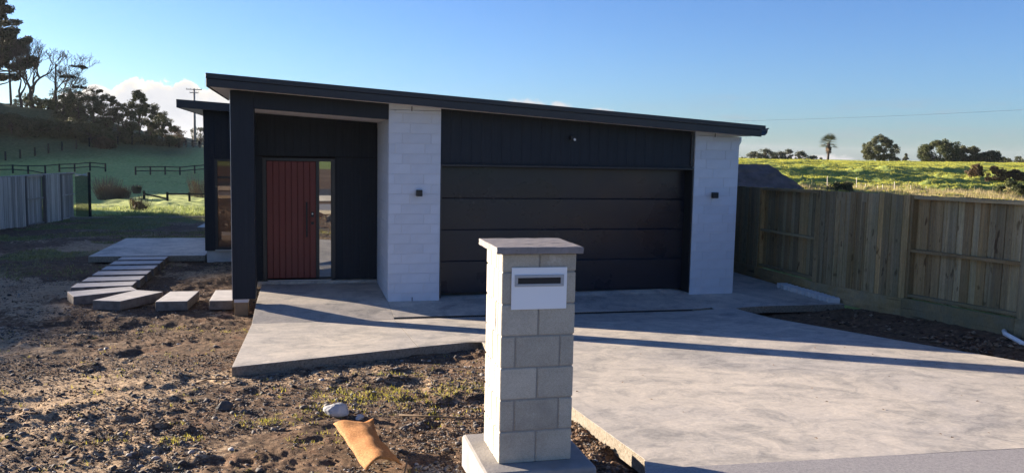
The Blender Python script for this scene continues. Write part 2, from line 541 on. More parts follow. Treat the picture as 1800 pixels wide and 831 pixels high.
M_pole = mat('weathered_power_pole', (0.30, 0.27, 0.25), 0.85, 0.2, var=0.15, vscale=2)
M_wire = mat('grey_power_cable', (0.2, 0.22, 0.26), 0.6, 0.3)
M_gravel = mat('grey_gravel', (0.13, 0.125, 0.125), 0.85, 0.25, fn=lambda t, b, v: t.link(
    t.ramp(t.new('ShaderNodeNewGeometry').outputs['Random Per Island'],
           [(0.0, (0.035, 0.032, 0.03)), (0.5, (0.085, 0.076, 0.07)), (0.88, (0.16, 0.145, 0.13)), (0.98, (0.30, 0.28, 0.26)), (1.0, (0.5, 0.48, 0.45))]), b.inputs['Base Color']))
M_clod = mat('earth_clods', (0.10, 0.07, 0.05), 0.95, 0.1, fn=lambda t, b, v: t.link(
    t.ramp(t.new('ShaderNodeNewGeometry').outputs['Random Per Island'],
           [(0.0, (0.045, 0.03, 0.022)), (0.5, (0.13, 0.085, 0.055)), (0.9, (0.26, 0.18, 0.12)), (1.0, (0.36, 0.28, 0.2))]), b.inputs['Base Color']))
M_twig = mat('dead_twig', (0.16, 0.12, 0.085), 0.9, 0.1, var=0.2)
M_net = None


# ------------------------------------------------------------------ mesh builder
class MB:
    def __init__(s):
        s.v = []
        s.f = []

    def add(s, vs, fs):
        k = len(s.v)
        s.v += [tuple(p) for p in vs]
        s.f += [tuple(i + k for i in f) for f in fs]

    def box(s, x0, x1, y0, y1, z0, z1, c=0.0, T=None):
        """box, chamfered by c"""
        if c <= 0:
            vs = [(x, y, z) for z in (z0, z1) for y in (y0, y1) for x in (x0, x1)]
            fs = [(0, 2, 3, 1), (4, 5, 7, 6), (0, 1, 5, 4), (2, 6, 7, 3), (0, 4, 6, 2), (1, 3, 7, 5)]
        else:
            vs, fs = chamfer_box(x0, x1, y0, y1, z0, z1, c)
        if T is not None:
            vs = [tuple(T @ Vector(p)) for p in vs]
        s.add(vs, fs)

    def tube(s, pts, rads, n=6, cap=True):
        pts = [Vector(p) for p in pts]
        if not hasattr(rads, '__len__'):
            rads = [rads] * len(pts)
        k = len(s.v)
        prev = None
        for i, p in enumerate(pts):
            d = (pts[min(i + 1, len(pts) - 1)] - pts[max(i - 1, 0)])
            if d.length < 1e-9:
                d = Vector((0, 0, 1))
            d.normalize()
            if prev is None:
                a = d.cross(Vector((0, 0, 1)) if abs(d.z) < 0.9 else Vector((1, 0, 0)))
            else:
                a = prev - d * prev.dot(d)
            a.normalize()
            prev = a
            bb = d.cross(a)
            for j in range(n):
                q = 2 * math.pi * j / n
                s.v.append(tuple(p + (a * math.cos(q) + bb * math.sin(q)) * rads[i]))
        for i in range(len(pts) - 1):
            for j in range(n):
                j2 = (j + 1) % n
                s.f.append((k + i * n + j, k + i * n + j2, k + (i + 1) * n + j2, k + (i + 1) * n + j))
        if cap:
            s.f.append(tuple(k + j for j in reversed(range(n))))
            s.f.append(tuple(k + (len(pts) - 1) * n + j for j in range(n)))

    def mesh(s, name, mt, smooth=False):
        me = bpy.data.meshes.new(name)
        me.from_pydata(s.v, [], s.f)
        if mt:
            me.materials.append(mt)
        if smooth:
            me.polygons.foreach_set('use_smooth', [True] * len(me.polygons))
        me.update()
        return me


def chamfer_box(x0, x1, y0, y1, z0, z1, c):
    vs = []
    idx = {}
    X, Y, Z = (x0, x1), (y0, y1), (z0, z1)
    sg = (1, -1)
    for ix in (0, 1):
        for iy in (0, 1):
            for iz in (0, 1):
                for ax in range(3):
                    p = [X[ix] + sg[ix] * c, Y[iy] + sg[iy] * c, Z[iz] + sg[iz] * c]
                    p[ax] = (X[ix], Y[iy], Z[iz])[ax]
                    idx[ix, iy, iz, ax] = len(vs)
                    vs.append(tuple(p))
    fs = []
    cx, cy, cz = (x0 + x1) / 2, (y0 + y1) / 2, (z0 + z1) / 2

    def face(ids):
        p = [Vector(vs[i]) for i in ids]
        nrm = (p[1] - p[0]).cross(p[2] - p[0])
        ce = sum(p, Vector()) / len(p)
        if nrm.dot(ce - Vector((cx, cy, cz))) < 0:
            ids = ids[::-1]
        fs.append(tuple(ids))
    for s_ in (0, 1):
        face([idx[s_, 0, 0, 0], idx[s_, 1, 0, 0], idx[s_, 1, 1, 0], idx[s_, 0, 1, 0]])
        face([idx[0, s_, 0, 1], idx[1, s_, 0, 1], idx[1, s_, 1, 1], idx[0, s_, 1, 1]])
        face([idx[0, 0, s_, 2], idx[1, 0, s_, 2], idx[1, 1, s_, 2], idx[0, 1, s_, 2]])
    for a in (0, 1):
        for b_ in (0, 1):
            face([idx[a, b_, 0, 0], idx[a, b_, 1, 0], idx[a, b_, 1, 1], idx[a, b_, 0, 1]])
            face([idx[a, 0, b_, 0], idx[a, 1, b_, 0], idx[a, 1, b_, 2], idx[a, 0, b_, 2]])
            face([idx[0, a, b_, 1], idx[1, a, b_, 1], idx[1, a, b_, 2], idx[0, a, b_, 2]])
    for ix in (0, 1):
        for iy in (0, 1):
            for iz in (0, 1):
                face([idx[ix, iy, iz, 0], idx[ix, iy, iz, 1], idx[ix, iy, iz, 2]])
    return vs, fs


def wloc(o):
    p = Vector((0, 0, 0))
    while o is not None:
        p += o.location
        o = o.parent
    return p


def thing(name, label, cat, loc=(0, 0, 0), group=None):
    o = bpy.data.objects.new(name, None)
    o.empty_display_size = 0.2
    COL.objects.link(o)
    o.location = loc
    o['label'] = label
    o['category'] = cat
    if group:
        o['group'] = group
    return o


def part(name, mb, mt, parent, smooth=False, label=None, kind=None, bevel=0):
    """world-space geometry as a part of parent"""
    me = mb.mesh(name, mt, smooth) if isinstance(mb, MB) else mb
    o = bpy.data.objects.new(name, me)
    COL.objects.link(o)
    if parent is not None:
        o.parent = parent
        o.location = -wloc(parent)
    if label:
        o['label'] = label
    if kind:
        o['kind'] = kind
    if bevel:
        md = o.modifiers.new('edge', 'BEVEL')
        md.width = bevel
        md.segments = 2
        md.limit_method = 'ANGLE'
        md.angle_limit = R(40)
    return o


def piece(name, me, pos, parent, rot=(0, 0, 0), scale=(1, 1, 1)):
    """a piece sharing mesh data, placed at a world position"""
    o = bpy.data.objects.new(name, me)
    COL.objects.link(o)
    if parent is not None:
        o.parent = parent
        o.location = Vector(pos) - wloc(parent)
    else:
        o.location = pos
    o.rotation_euler = rot
    o.scale = scale
    return o


def solo(name, mb, mt, label, cat, group=None, smooth=False, bevel=0, kind=None, loc=None):
    me = mb.mesh(name, mt, smooth) if isinstance(mb, MB) else mb
    o = bpy.data.objects.new(name, me)
    COL.objects.link(o)
    if label:
        o['label'] = label
    if cat:
        o['category'] = cat
    if group:
        o['group'] = group
    if kind:
        o['kind'] = kind
    if loc:
        o.location = loc
    if bevel:
        md = o.modifiers.new('edge', 'BEVEL')
        md.width = bevel
        md.segments = 2
        md.limit_method = 'ANGLE'
        md.angle_limit = R(40)
    return o


def cbox(w_, d, h, c):
    """centred chamfered box mesh builder"""
    mb = MB()
    mb.box(-w_ / 2, w_ / 2, -d / 2, d / 2, -h / 2, h / 2, c)
    return mb


# ------------------------------------------------------------------ noise
def _hash(ix, iy, seed):
    h = (ix.astype(np.int64) * 374761393 + iy.astype(np.int64) * 668265263 + seed * 974711) & 0x7fffffff
    h = ((h ^ (h >> 13)) * 1274126177) & 0x7fffffff
    return ((h ^ (h >> 16)) & 0xffff) / 65535.0


def vnoise(x, y, seed=0):
    ix, iy = np.floor(x), np.floor(y)
    fx, fy = x - ix, y - iy
    fx = fx * fx * (3 - 2 * fx)
    fy = fy * fy * (3 - 2 * fy)
    a = _hash(ix, iy, seed)
    b = _hash(ix + 1, iy, seed)
    c = _hash(ix, iy + 1, seed)
    d = _hash(ix + 1, iy + 1, seed)
    return (a * (1 - fx) + b * fx) * (1 - fy) + (c * (1 - fx) + d * fx) * fy


def fbm(x, y, sc, oct_=5, seed=0, gain=0.5):
    s_, a, t = 0, 1.0, 0
    f = sc
    for k in range(oct_):
        s_ = s_ + a * vnoise(x * f + 17.3 * k, y * f - 9.1 * k, seed + k)
        t += a
        a *= gain
        f *= 2.03
    return s_ / t


def sstep(a, b, x):
    t = np.clip((x - a) / (b - a), 0, 1)
    return t * t * (3 - 2 * t)


# ------------------------------------------------------------------ levels
def zslab(x, y):
    """surface of the concrete: falls from the street to the drain, rises again to the house"""
    x = np.asarray(x, float)
    y = np.asarray(y, float)
    z = np.interp(y, [4.6, 4.95, 12.5, 13.55, 14.0], [0.50, 0.48, -0.085, -0.005, 0.0])
    z2 = np.interp(y, [4.6, 4.95, 11.6, 12.6, 14.0], [0.50, 0.48, -0.02, 0.0, 0.0])
    f = sstep(6.2, 7.4, x)
    z = z * (1 - f) + z2 * f
    return z + np.where((x > 2.1) & (x < 6.7), sstep(13.62, 13.88, y) * 0.06, 0)


def zlot(x, y):
    z = np.interp(y, [-30, 0.0, 4.6, 4.95, 12.5, 20, 24, 32, 38], [0.30, 0.40, 0.38, 0.345, -0.17, -0.15, -0.18, -0.52, -0.60])
    z = z + 0.035 * np.exp(-((x - 2.06) / 0.14) ** 2) * (y > 4.9) * (y < 9.9) * (0.35 + 1.1 * vnoise(x * 9, y * 6, 77))
    right = sstep(7.6, 8.9, x) * 0.13 * (1 - sstep(12.0, 12.6, y))
    return z + right


HX = [-52.0]


def zfar(x, y):
    t = x / np.maximum(y, 1.0)
    left = np.interp(y, [38, 60, 100, 120, 160, 175, 400, 900], [-0.60, -1.75, -2.70, -0.45, 1.55, 1.9, 1.2, 0.0])
    wob = 0.25 * (fbm(x, y, 0.02, 3, 5) - 0.5)
    right = np.interp(y, [20, 45, 60, 78, 92, 100, 130, 900], [-0.25, -0.2, 0.35, 1.45, 2.05, 2.12, 0.6, 0.0])
    ridge = 0.35 * (fbm(x, y * 0.3, 0.03, 3, 9) - 0.5)
    right = right + ridge * sstep(60, 90, y)
    b = sstep(0.02, 0.42, t)
    z = left * (1 - b) + right * b + wob
    # wooded hill on the left, running back along the paddock
    g1 = sstep(-40.5, -50.0, x) * sstep(41.0, 44.5, y)
    top1 = np.interp(y, [42, 48.8, 50, 54.5, 57, 60, 68, 76, 84, 122, 132, 170, 400], [10.9, 10.9, 10.85, 10.70, 10.95, 11.4, 11.8, 10.0, 6.4, 6.2, 9.5, 9.0, 6.0])  # unseen stretch: heights shaped for its shadow edge and sun on the paddock
    h1 = g1 * (top1 - z)
    ridx = np.interp(x, [-60, -47, -38, -32, -25, -20, -14], [9.0, 8.3, 7.6, 5.2, 3.5, 2.3, 1.8])
    g2 = sstep(124, 150, y) * (1 - sstep(175, 260, y)) * (x < -12)
    h2 = g2 * np.maximum(ridx - z, 0)
    return z + np.maximum(h1, h2)


def zterr(x, y):
    x = np.asarray(x, float)
    y = np.asarray(y, float)
    lot = sstep(36.5, 39.5, y)
    # beyond the side fence the paddock starts straight away
    z = zlot(x, y) * (1 - lot) + zfar(x, np.maximum(y, 36)) * lot
    fr = sstep(9.2, 12.5, x)
    zr = zfar(x, np.maximum(y, 20.0))
    near = np.interp(y, [-30, 4.6, 20], [0.3, 0.3, 0.0])
    zr = np.where(y < 20, near * (1 - sstep(8, 20, y)) + zr * sstep(8, 20, y), zr)
    return z * (1 - fr) + zr * fr


def relief(x, y):
    """clods, ruts and hummocks"""
    near = (1 - sstep(34, 40, y)) * (1 - sstep(9.0, 9.4, x))
    a = 0.055 * (fbm(x, y, 1.3, 5, 21, 0.55) - 0.5) + (0.035 * (fbm(x, y, 5.0, 4, 33, 0.6) - 0.5) + 0.036 * (fbm(x, y, 17.0, 4, 41, 0.65) - 0.5)) * (0.35 + 0.95 * sstep(0.40, 0.60, fbm(x, y, 0.7, 3, 45))) - 0.03 * np.exp(-((x + 3.4 + 0.25 * (y - 8)) / 0.16) ** 2) - 0.03 * np.exp(-((x + 5.0 + 0.25 * (y - 8)) / 0.16) ** 2)
    holes = -0.032 * sstep(0.60, 0.72, fbm(x, y, 1.9, 3, 55))
    lumps = 0.022 * sstep(0.60, 0.74, fbm(x + 40, y, 2.3, 3, 57))
    z = near * (a + holes + lumps)
    far = (1 - near)
    hum = 0.30 * (fbm(x, y * 1.6, 0.42, 4, 61, 0.55) - 0.5) + 0.10 * (fbm(x, y * 1.4, 1.7, 3, 63) - 0.5)
    rgt = sstep(14, 22, x)
    tus = 1.5 * np.maximum(fbm(x * 0.5, y * 1.0, 0.75, 4, 71, 0.55) - 0.46, -0.05) + 0.5 * (fbm(x * .5, y, 0.2, 3, 73) - 0.5)
    hill = sstep(-36, -42, x)
    far = far * (1 - hill * (1 - sstep(115, 125, y)))
    return z + far * (hum * (1.7 - 0.7 * rgt) + tus * rgt * sstep(30, 50, y) * (1 - 0.75 * sstep(72, 92, y)))


def zground(x, y):
    x = np.asarray(x, float)
    y = np.asarray(y, float)
    return zterr(x, y) + relief(x, y)


def slab_mask(x, y):
    """1 under the concrete, where the earth has to stay below it"""
    inside = ((x > 2.2) & (x < 7.3) & (y > 4.8) & (y < 13.6)) | ((x > -0.66) & (x < 2.3) & (y > 10.3) & (y < 15.6)) | \
             ((x > -0.66) & (x < 2.2) & (y > 9.05 + (x + 0.7) * 0.42)) & (y < 15.6) | ((x > 6.9) & (x < 8.9) & (y > 12.5) & (y < 30)) | \
             ((x > -4.4) & (x < -2.2) & (y > 19.95) & (y < 23.6)) | ((x > -1.0) & (x < 7.4) & (y > 14) & (y < 28)) | ((x > -2.0) & (x < 7) & (y > 20) & (y < 30))
    return inside


def np_mesh(name, V, F, mt, smooth=False, attrs=None):
    me = bpy.data.meshes.new(name)
    V = np.asarray(V, np.float32)
    F = np.asarray(F, np.int32)
    me.vertices.add(len(V))
    me.vertices.foreach_set('co', V.ravel())
    n = F.shape[1]
    me.loops.add(F.size)
    me.loops.foreach_set('vertex_index', F.ravel())
    me.polygons.add(len(F))
    me.polygons.foreach_set('loop_start', np.arange(0, F.size, n, dtype=np.int32))
    if smooth:
        me.polygons.foreach_set('use_smooth', np.ones(len(F), bool))
    me.materials.append(mt)
    if attrs:
        for k, a in attrs.items():
            at_ = me.attributes.new(k, 'FLOAT', 'POINT')
            at_.data.foreach_set('value', np.asarray(a, np.float32))
    me.update(calc_edges=True)
    me.validate()
    return me


# ------------------------------------------------------------------ ground sheets
def build_ground():
    azs = np.radians(np.concatenate([np.arange(-180, -60, 3.0), np.arange(-60, -20, 0.5), np.arange(-20, 46, 0.11), np.arange(46, 60, 0.5), np.arange(60, 180.1, 3.0)]))
    rs = [3.6]
    while rs[-1] < 40:
        rs.append(rs[-1] * 1.0062)
    while rs[-1] < 180:
        rs.append(rs[-1] * 1.0075)
    while rs[-1] < 2500:
        rs.append(rs[-1] * 1.12)
    rs = np.array([0.6, 2.0] + rs)
    A, Rr = np.meshgrid(azs, rs)
    x = (Rr * np.sin(A)).ravel()
    y = (Rr * np.cos(A)).ravel()
    z = zground(x, y)
    und = slab_mask(x, y)
    z = np.where(und, np.minimum(z, zslab(x, y) - 0.22), z)
    z = np.where((y < 4.72) & (np.abs(x) < 60), np.minimum(z, 0.36), z)
    na = len(azs)
    nr = len(rs)
    i = np.arange(nr - 1)[:, None] * na + np.arange(na - 1)[None, :]
    F = np.stack([i, i + 1, i + na + 1, i + na], -1).reshape(-1, 4)[:, ::-1]
    cx = x[F].mean(1)
    cy = y[F].mean(1)
    lot = (cx < 9.05) & (cy < 38.0) & (cx > -60) & (cy > -60)
    # attributes
    pale = 0.95 * sstep(0.42, 0.62, fbm(x, y, 0.55, 4, 81)) * (0.45 + 0.55 * sstep(7.5, 2.0, np.abs(x + 5) + np.abs(y - 12) * 0.4))
    pale = np.maximum(pale, 1.0 * np.exp(-(((x + 4.6) / 1.9) ** 2 + ((y - 11.0) / 2.6) ** 2)))
    pale = np.maximum(pale, 0.75 * np.exp(-(((x + 2.2) / 1.6) ** 2 + ((y - 8.2) / 2.0) ** 2)))
    pale = np.maximum(pale, 0.9 * np.exp(-(((x + 6.3) / 1.0) ** 2 + ((y - 17.5) / 1.8) ** 2)))
    pale = np.where(x > 7, 0.1, pale)
    green = 0.85 * sstep(16, 24, y + (-x - 4) * 0.9) * sstep(0.44, 0.60, fbm(x, y * 1.3, 0.5, 4, 91)) * (x < -1)
    green = np.maximum(green, sstep(33, 37, y) * 0.9)
    green = green * (1 - 0.8 * np.exp(-(((x + 4) / 3.5) ** 2 + ((y - 29) / 2.2) ** 2)))
    dry = sstep(0.30, 0.5, x / np.maximum(y, 1)) * (1 - sstep(48, 56, y)) * sstep(30, 44, y) * 0.8
    tt = x / np.maximum(y, 1)
    bank = np.zeros_like(x)
    scrub = 0.95 * sstep(-13, -20, x) * sstep(122, 136, y - (x + 30) * 0.3 + 6 * (fbm(x, y, .12, 3, 301) - .5))
    scrub = np.maximum(scrub, sstep(-38, -44, x) * sstep(44, 50, y))
    dist = np.hypot(x, y)
    for nm, sel, mt, at_ in (('bare_soil', lot, M_soil, {'pale': pale, 'green': green}), ('meadow', ~lot, M_meadow, {'dry': dry, 'bank': bank, 'scrub': scrub, 'shade_lift': (1 - sstep(-0.05, 0.15, x / np.maximum(y, 1))) * (0.12 + 0.88 * sstep(50, 72, y))})):
        Fs = F[sel]
        used = np.unique(Fs)
        remap = -np.ones(len(x), int)
        remap[used] = np.arange(len(used))
        me = np_mesh(nm, np.stack([x, y, z], -1)[used], remap[Fs], mt, True, {k: a[used] for k, a in at_.items()})
        o = bpy.data.objects.new(nm, me)
        COL.objects.link(o)
        o['kind'] = 'structure'


build_ground()


def slab(name, poly, zf, thick, mt_top, mt_side, cuts_y=(), cuts_x=(), bevel=0.0035, segs=2, parent=None):
    bm = bmesh.new()
    vs = [bm.verts.new((x, y, 0)) for x, y in poly]
    bm.faces.new(vs)
    for cy in cuts_y:
        bmesh.ops.bisect_plane(bm, geom=bm.verts[:] + bm.edges[:] + bm.faces[:], plane_co=(0, cy, 0), plane_no=(0, 1, 0))
    for cx in cuts_x:
        bmesh.ops.bisect_plane(bm, geom=bm.verts[:] + bm.edges[:] + bm.faces[:], plane_co=(cx, 0, 0), plane_no=(1, 0, 0))
    bmesh.ops.recalc_face_normals(bm, faces=bm.faces[:])
    for f in bm.faces:
        if f.normal.z < 0:
            f.normal_flip()
    for v in bm.verts:
        v.co.z = float(zf(v.co.x, v.co.y))
    edges = [e for e in bm.edges if e.is_boundary]
    r_ = bmesh.ops.extrude_edge_only(bm, edges=edges)
    nv = [g for g in r_['geom'] if isinstance(g, bmesh.types.BMVert)]
    for v in nv:
        v.co.z -= thick
    sides = {g for g in r_['geom'] if isinstance(g, bmesh.types.BMFace)}
    bm.normal_update()
    # sides that face inwards are turned round
    for f in bm.faces:
        f.material_index = 0 if f.normal.z > 0.5 else 1
    me = bpy.data.meshes.new(name)
    bm.to_mesh(me)
    bm.free()
    me.materials.append(mt_top)
    me.materials.append(mt_side)
    o = bpy.data.objects.new(name, me)
    COL.objects.link(o)
    if parent is None:
        o['kind'] = 'structure'
    if bevel:
        md = o.modifiers.new('edge', 'BEVEL')
        md.width = bevel
        md.segments = 2
        md.limit_method = 'ANGLE'
        md.angle_limit = R(45)
    return o


G = 0.0015   # half a saw cut
ys = [y for y in np.arange(5.2, 12.6, 0.45)] + [12.5, 12.9, 13.2, 13.55, 13.62, 13.7, 13.8, 13.88]
drive_left = [(2.15, 4.94), (2.42, 4.72)]
slab('driveway', [(2.15, 4.94), (2.07, 4.742), (2.42, 4.728), (8.1, 4.42), (7.9, 5.6), (7.59, 7.35), (7.36, 8.82), (7.08, 10.81), (6.90, 12.38), (6.6, 12.53), (1.33 + G, 12.53), (1.33 + G, 9.86), (2.15, 10.15)],
     zslab, 0.115, M_conc, M_edge, ys, (5.2, 6.2, 6.5, 6.8, 7.1))
slab('garage_apron', [(1.33 + G, 12.64), (6.6, 12.64), (6.6, 12.395), (6.9, 12.385), (8.93, 12.35), (8.93, 26), (7.35, 26), (7.35, 14.4), (1.33 + G, 14.4)],
     zslab, 0.115, M_conc, M_edge, ys, (6.2, 6.4, 6.8, 7.1, 7.4))
slab('entry_path', [(-0.725, 8.99), (1.33 - G, 9.855), (1.33 - G, 15.75), (-0.725, 15.75)], zslab, 0.115, M_conc, M_edge, ys)
slab('footpath', [(-40, 3.1), (40, 1.6), (40, 3.2), (8.6, 4.465), (2.42, 4.718), (1.9, 4.74), (-40, 6.0 - 1.0)][:0] or
     [(-40, 2.0), (40, 1.2), (40, 2.66), (2.42, 4.708), (2.06, 4.722), (1.90, 4.32), (-40, 3.6)], lambda x, y: 0.505 + 0.01 * (4.7 - y), 0.12, M_aggr, M_edge)
slab('street', [(-80, -9.5), (80, -12), (80, -3.6), (-80, -1.4)], lambda x, y: 0.46, 0.12, M_road, M_road, bevel=0)
slab('kerb', [(-80, -1.4), (80, -3.6), (80, -3.4), (-80, -1.2)], lambda x, y: 0.60, 0.2, M_foot, M_foot, bevel=0.02)
slab('patio', [(-4.54, 19.85), (-2.14, 19.85), (-2.14, 23.7), (-4.5, 23.7)], lambda x, y: 0.012, 0.13, M_conc, M_edge)
slab('rear_step_slab', [(-3.55, 30.6), (-2.2, 30.6), (-2.2, 32.4), (-3.45, 32.4)], lambda x, y: -0.33, 0.3, M_conc, M_edge)
# thin concrete mowing strip at the paddock boundary
slab('mowing_strip', [(-9.1, 37.0), (-1.6, 37.6), (-1.6, 37.8), (-9.1, 37.2)], lambda x, y: -0.5, 0.2, M_edge, M_edge, bevel=0)

# channel drain
dr = thing('channel_drain', 'thin black slotted drain channel across the concrete in front of the garage', 'drain', (3.1, 12.585, -0.09))
mb = MB()
mb.box(0.0, 6.25, 12.531, 12.637, -0.16, -0.112)
part('channel', mb, M_black, dr)
mb = MB()
mb.box(0.0, 6.25, 12.532, 12.548, -0.112, -0.082)
mb.box(0.0, 6.25, 12.622, 12.638, -0.112, -0.080)
part('edge_strip', mb, M_black, dr)
mb = MB()
for k in range(208):
    x = 0.015 + k * 0.03
    mb.box(x, x + 0.012, 12.549, 12.621, -0.106, -0.085)
part('grate_bars', mb, M_black, dr, kind='stuff')

# ------------------------------------------------------------------ house
house = thing('house', 'modern single storey house with charcoal cladding, white block piers and a low sloping black roof', 'house', (3, 16, 0))
SL = -0.0573


def zroof(x):
    """underside of the main roof"""
    return 3.322 + SL * (x + 1.365)


def sheared_box(mb, x0, x1, y0, y1, z0, t, x_ref=None):
    """slab that follows the roof slope: z0(x) under side function, thickness t"""
    a, b_ = z0(x0), z0(x1)
    mb.add([(x0, y0, a), (x1, y0, b_), (x0, y1, a), (x1, y1, b_), (x0, y0, a + t), (x1, y0, b_ + t), (x0, y1, a + t), (x1, y1, b_ + t)],
           [(0, 2, 3, 1), (4, 5, 7, 6), (0, 1, 5, 4), (2, 6, 7, 3), (0, 4, 6, 2), (1, 3, 7, 5)])


# main roof: soffit, sheet, fascia boards, flashings, gutter
mb = MB()
sheared_box(mb, -1.34, 7.66, 13.225, 17.0, lambda x: zroof(x) + 0.006, 0.02)
sheared_box(mb, -1.05, 7.66, 17.0, 30.0, lambda x: zroof(x) + 0.006, 0.02)
part('soffit', mb, M_soffit, house)
mb = MB()
sheared_box(mb, -1.35, 7.68, 13.22, 17.03, lambda x: zroof(x) + 0.03, 0.15)
sheared_box(mb, -1.05, 7.68, 17.03, 30.1, lambda x: zroof(x) + 0.03, 0.15)
roof = part('roof', mb, M_fascia, house)
mb = MB()
sheared_box(mb, -1.368, 7.70, 13.195, 13.219, lambda x: zroof(x) - 0.004, 0.115)
part('fascia_board', mb, M_fascia, house, bevel=0.003)
mb = MB()
sheared_box(mb, -1.374, 7.765, 13.180, 13.219, lambda x: zroof(x) + 0.117, 0.075)
part('barge_flashing', mb, M_fascia, house, bevel=0.003)
mb = MB()
sheared_box(mb, -1.375, -1.352, 13.222, 17.0, lambda x: zroof(-1.365) - 0.004, 0.19)
part('fascia_board', mb, M_fascia, house)
mb = MB()
gx0 = 7.705
prof = [(0, 0.02), (0.07, 0.02), (0.115, 0.06), (0.125, 0.13), (0.145, 0.135), (0.145, 0.15), (0.118, 0.15), (0.10, 0.07), (0.06, 0.035), (0, 0.035)]
zb = zroof(7.7)
n = len(prof)
vs = [(gx0 + p, 13.215, zb + q) for p, q in prof] + [(gx0 + p, 30.0, zb + q) for p, q in prof]
mb.add(vs, [(i, (i + 1) % n, (i + 1) % n + n, i + n) for i in range(n)] + [tuple(range(n))[::-1], tuple(range(n, 2 * n))])
part('gutter', mb, M_fascia, house)
mb = MB()
mb.tube([(7.53, 13.95, 2.70), (7.60, 13.95, 2.64), (7.66, 13.95, 2.66), (7.70, 13.95, 2.73), (7.70, 13.95, 2.80)], 0.038, 10)
part('downpipe_elbow', mb, M_pvc, house, smooth=True)
mb = MB()
mb.tube([(7.57, 13.95, 2.66), (7.565, 13.95, 0.0)], 0.036, 10)
part('downpipe', mb, M_pvc, house, smooth=True)

# block piers
BH = 0.1615


def pier(x0, x1, y0, y1, ztop, front=True, left=True, right=False):
    g = 0.0034
    mb_ = MB()
    mb_.box(x0 + 0.004, x1 - 0.004, y0 + 0.006, y1 - 0.006, -0.12, ztop - 0.02)
    core = part('pier', mb_, M_mort, house)
    cache = {}

    def blk(w_, d, h):
        k = (round(w_, 3), round(d, 3), round(h, 3))
        if k not in cache:
            cache[k] = cbox(w_, d, h, 0.0022).mesh('block', M_white)
        return cache[k]
    offs = [0.22, 0.11, 0.215, 0.345, 0.22, 0.10, 0.36]
    z = -0.03
    r_ = 0
    T = 0.09
    while z < ztop - 0.02:
        h = min(BH, ztop - z)
        # front face blocks
        xs = [x0]
        c = x0 + offs[r_ % len(offs)]
        while c < x1 - 0.04:
            xs.append(c)
            c += 0.47
        xs.append(x1)
        for a, b_ in zip(xs[:-1], xs[1:]):
            piece('block', blk(b_ - a - 2 * g, T, h - 2 * g), ((a + b_) / 2, y0 + T / 2 + random.uniform(-.0003, .0003), z + h / 2), core)
        for flag, xx in ((left, x0 + T / 2), (right, x1 - T / 2)):
            if not flag:
                continue
            ysl = [y0 + T]
            c = y0 + T + offs[(r_ + 3) % len(offs)]
            while c < y1 - 0.05:
                ysl.append(c)
                c += 0.47
            ysl.append(y1)
            for a, b_ in zip(ysl[:-1], ysl[1:]):
                piece('block', blk(T, b_ - a - 2 * g, h - 2 * g), (xx + random.uniform(-.0003, .0003), (a + b_) / 2, z + h / 2), core)
        z += h
        r_ += 1
    return core


pl = pier(1.33, 2.175, 13.6, 15.69, 3.085)
pr = pier(6.66, 7.51, 13.6, 14.9, 2.80, left=False, right=True)
# plastered strip between the top course and the soffit
for x0, x1, zt, zb in ((1.335, 2.17, zroof, 3.087), (6.665, 7.505, zroof, 2.802)):
    mb = MB()
    mb.add([(x0, 13.603, zb), (x1, 13.603, zb), (x0, 13.75, zb), (x1, 13.75, zb), (x0, 13.603, zt(x0) + 0.02), (x1, 13.603, zt(x1) + 0.02), (x0, 13.75, zt(x0) + 0.02), (x1, 13.75, zt(x1) + 0.02)],
           [(0, 2, 3, 1), (4, 5, 7, 6), (0, 1, 5, 4), (2, 6, 7, 3), (0, 4, 6, 2), (1, 3, 7, 5)])
    part('top_plaster', mb, M_white, house)
    mb = MB()
    xm = (x0 + x1) / 2 - 0.06
    mb.box(xm, xm + 0.012, 13.596, 13.605, zb - 0.02, zb + 0.06)
    part('weep_joint', mb, M_black, house)
mb = MB()
mb.box(1.72, 1.732, 13.592, 13.606, -0.03, 0.06)
part('weep_joint', mb, M_black, house)
mb = MB()
sheared_box(mb, 1.335, 1.42, 13.70, 15.69, lambda x: 2.9, 0.2)
part('top_plaster', mb, M_white, house)

# body walls behind everything
mb = MB()
mb.box(-1.055, 7.46, 15.95, 16.05, -0.1, 2.84)
mb.box(-1.06, -0.98, 15.83, 28.0, 0.1, 3.32)
mb.box(7.40, 7.50, 14.95, 29.5, -0.05, 2.7)
mb.box(-2.08, 7.46, 29.4, 29.5, -0.05, 2.7)
part('wall', mb, M_clad, house)

# cladding boards above the garage
brd = {}
xg0, xg1 = 2.178, 6.60
nb = 26
bw = (xg1 - xg0) / nb
for k in range(nb):
    a = xg0 + k * bw
    mb = MB()
    zl, zr_ = zroof(a), zroof(a + bw)
    mb.add([(a + .0014, 13.66, 2.262), (a + bw - .0014, 13.66, 2.262), (a + .0014, 13.68, 2.262), (a + bw - .0014, 13.68, 2.262),
            (a + .0014, 13.66, zl + .01), (a + bw - .0014, 13.66, zr_ + .01), (a + .0014, 13.68, zl + .01), (a + bw - .0014, 13.68, zr_ + .01)],
           [(0, 2, 3, 1), (4, 5, 7, 6), (0, 1, 5, 4), (2, 6, 7, 3), (0, 4, 6, 2), (1, 3, 7, 5)])
    part('cladding_board', mb, M_clad, house)
mb = MB()
mb.box(xg0, 6.655, 13.682, 13.88, 2.262, 2.9)
part('garage_lintel', mb, M_clad, house)
mb = MB()
mb.box(xg0, 6.655, 13.61, 13.72, 2.20, 2.232, 0.003)
part('lintel_flashing', mb, M_fascia, house)
mb = MB()
mb.box(xg0, 6.655, 13.665, 13.86, 2.234, 2.259)
part('lintel_trim', mb, M_clad, house)
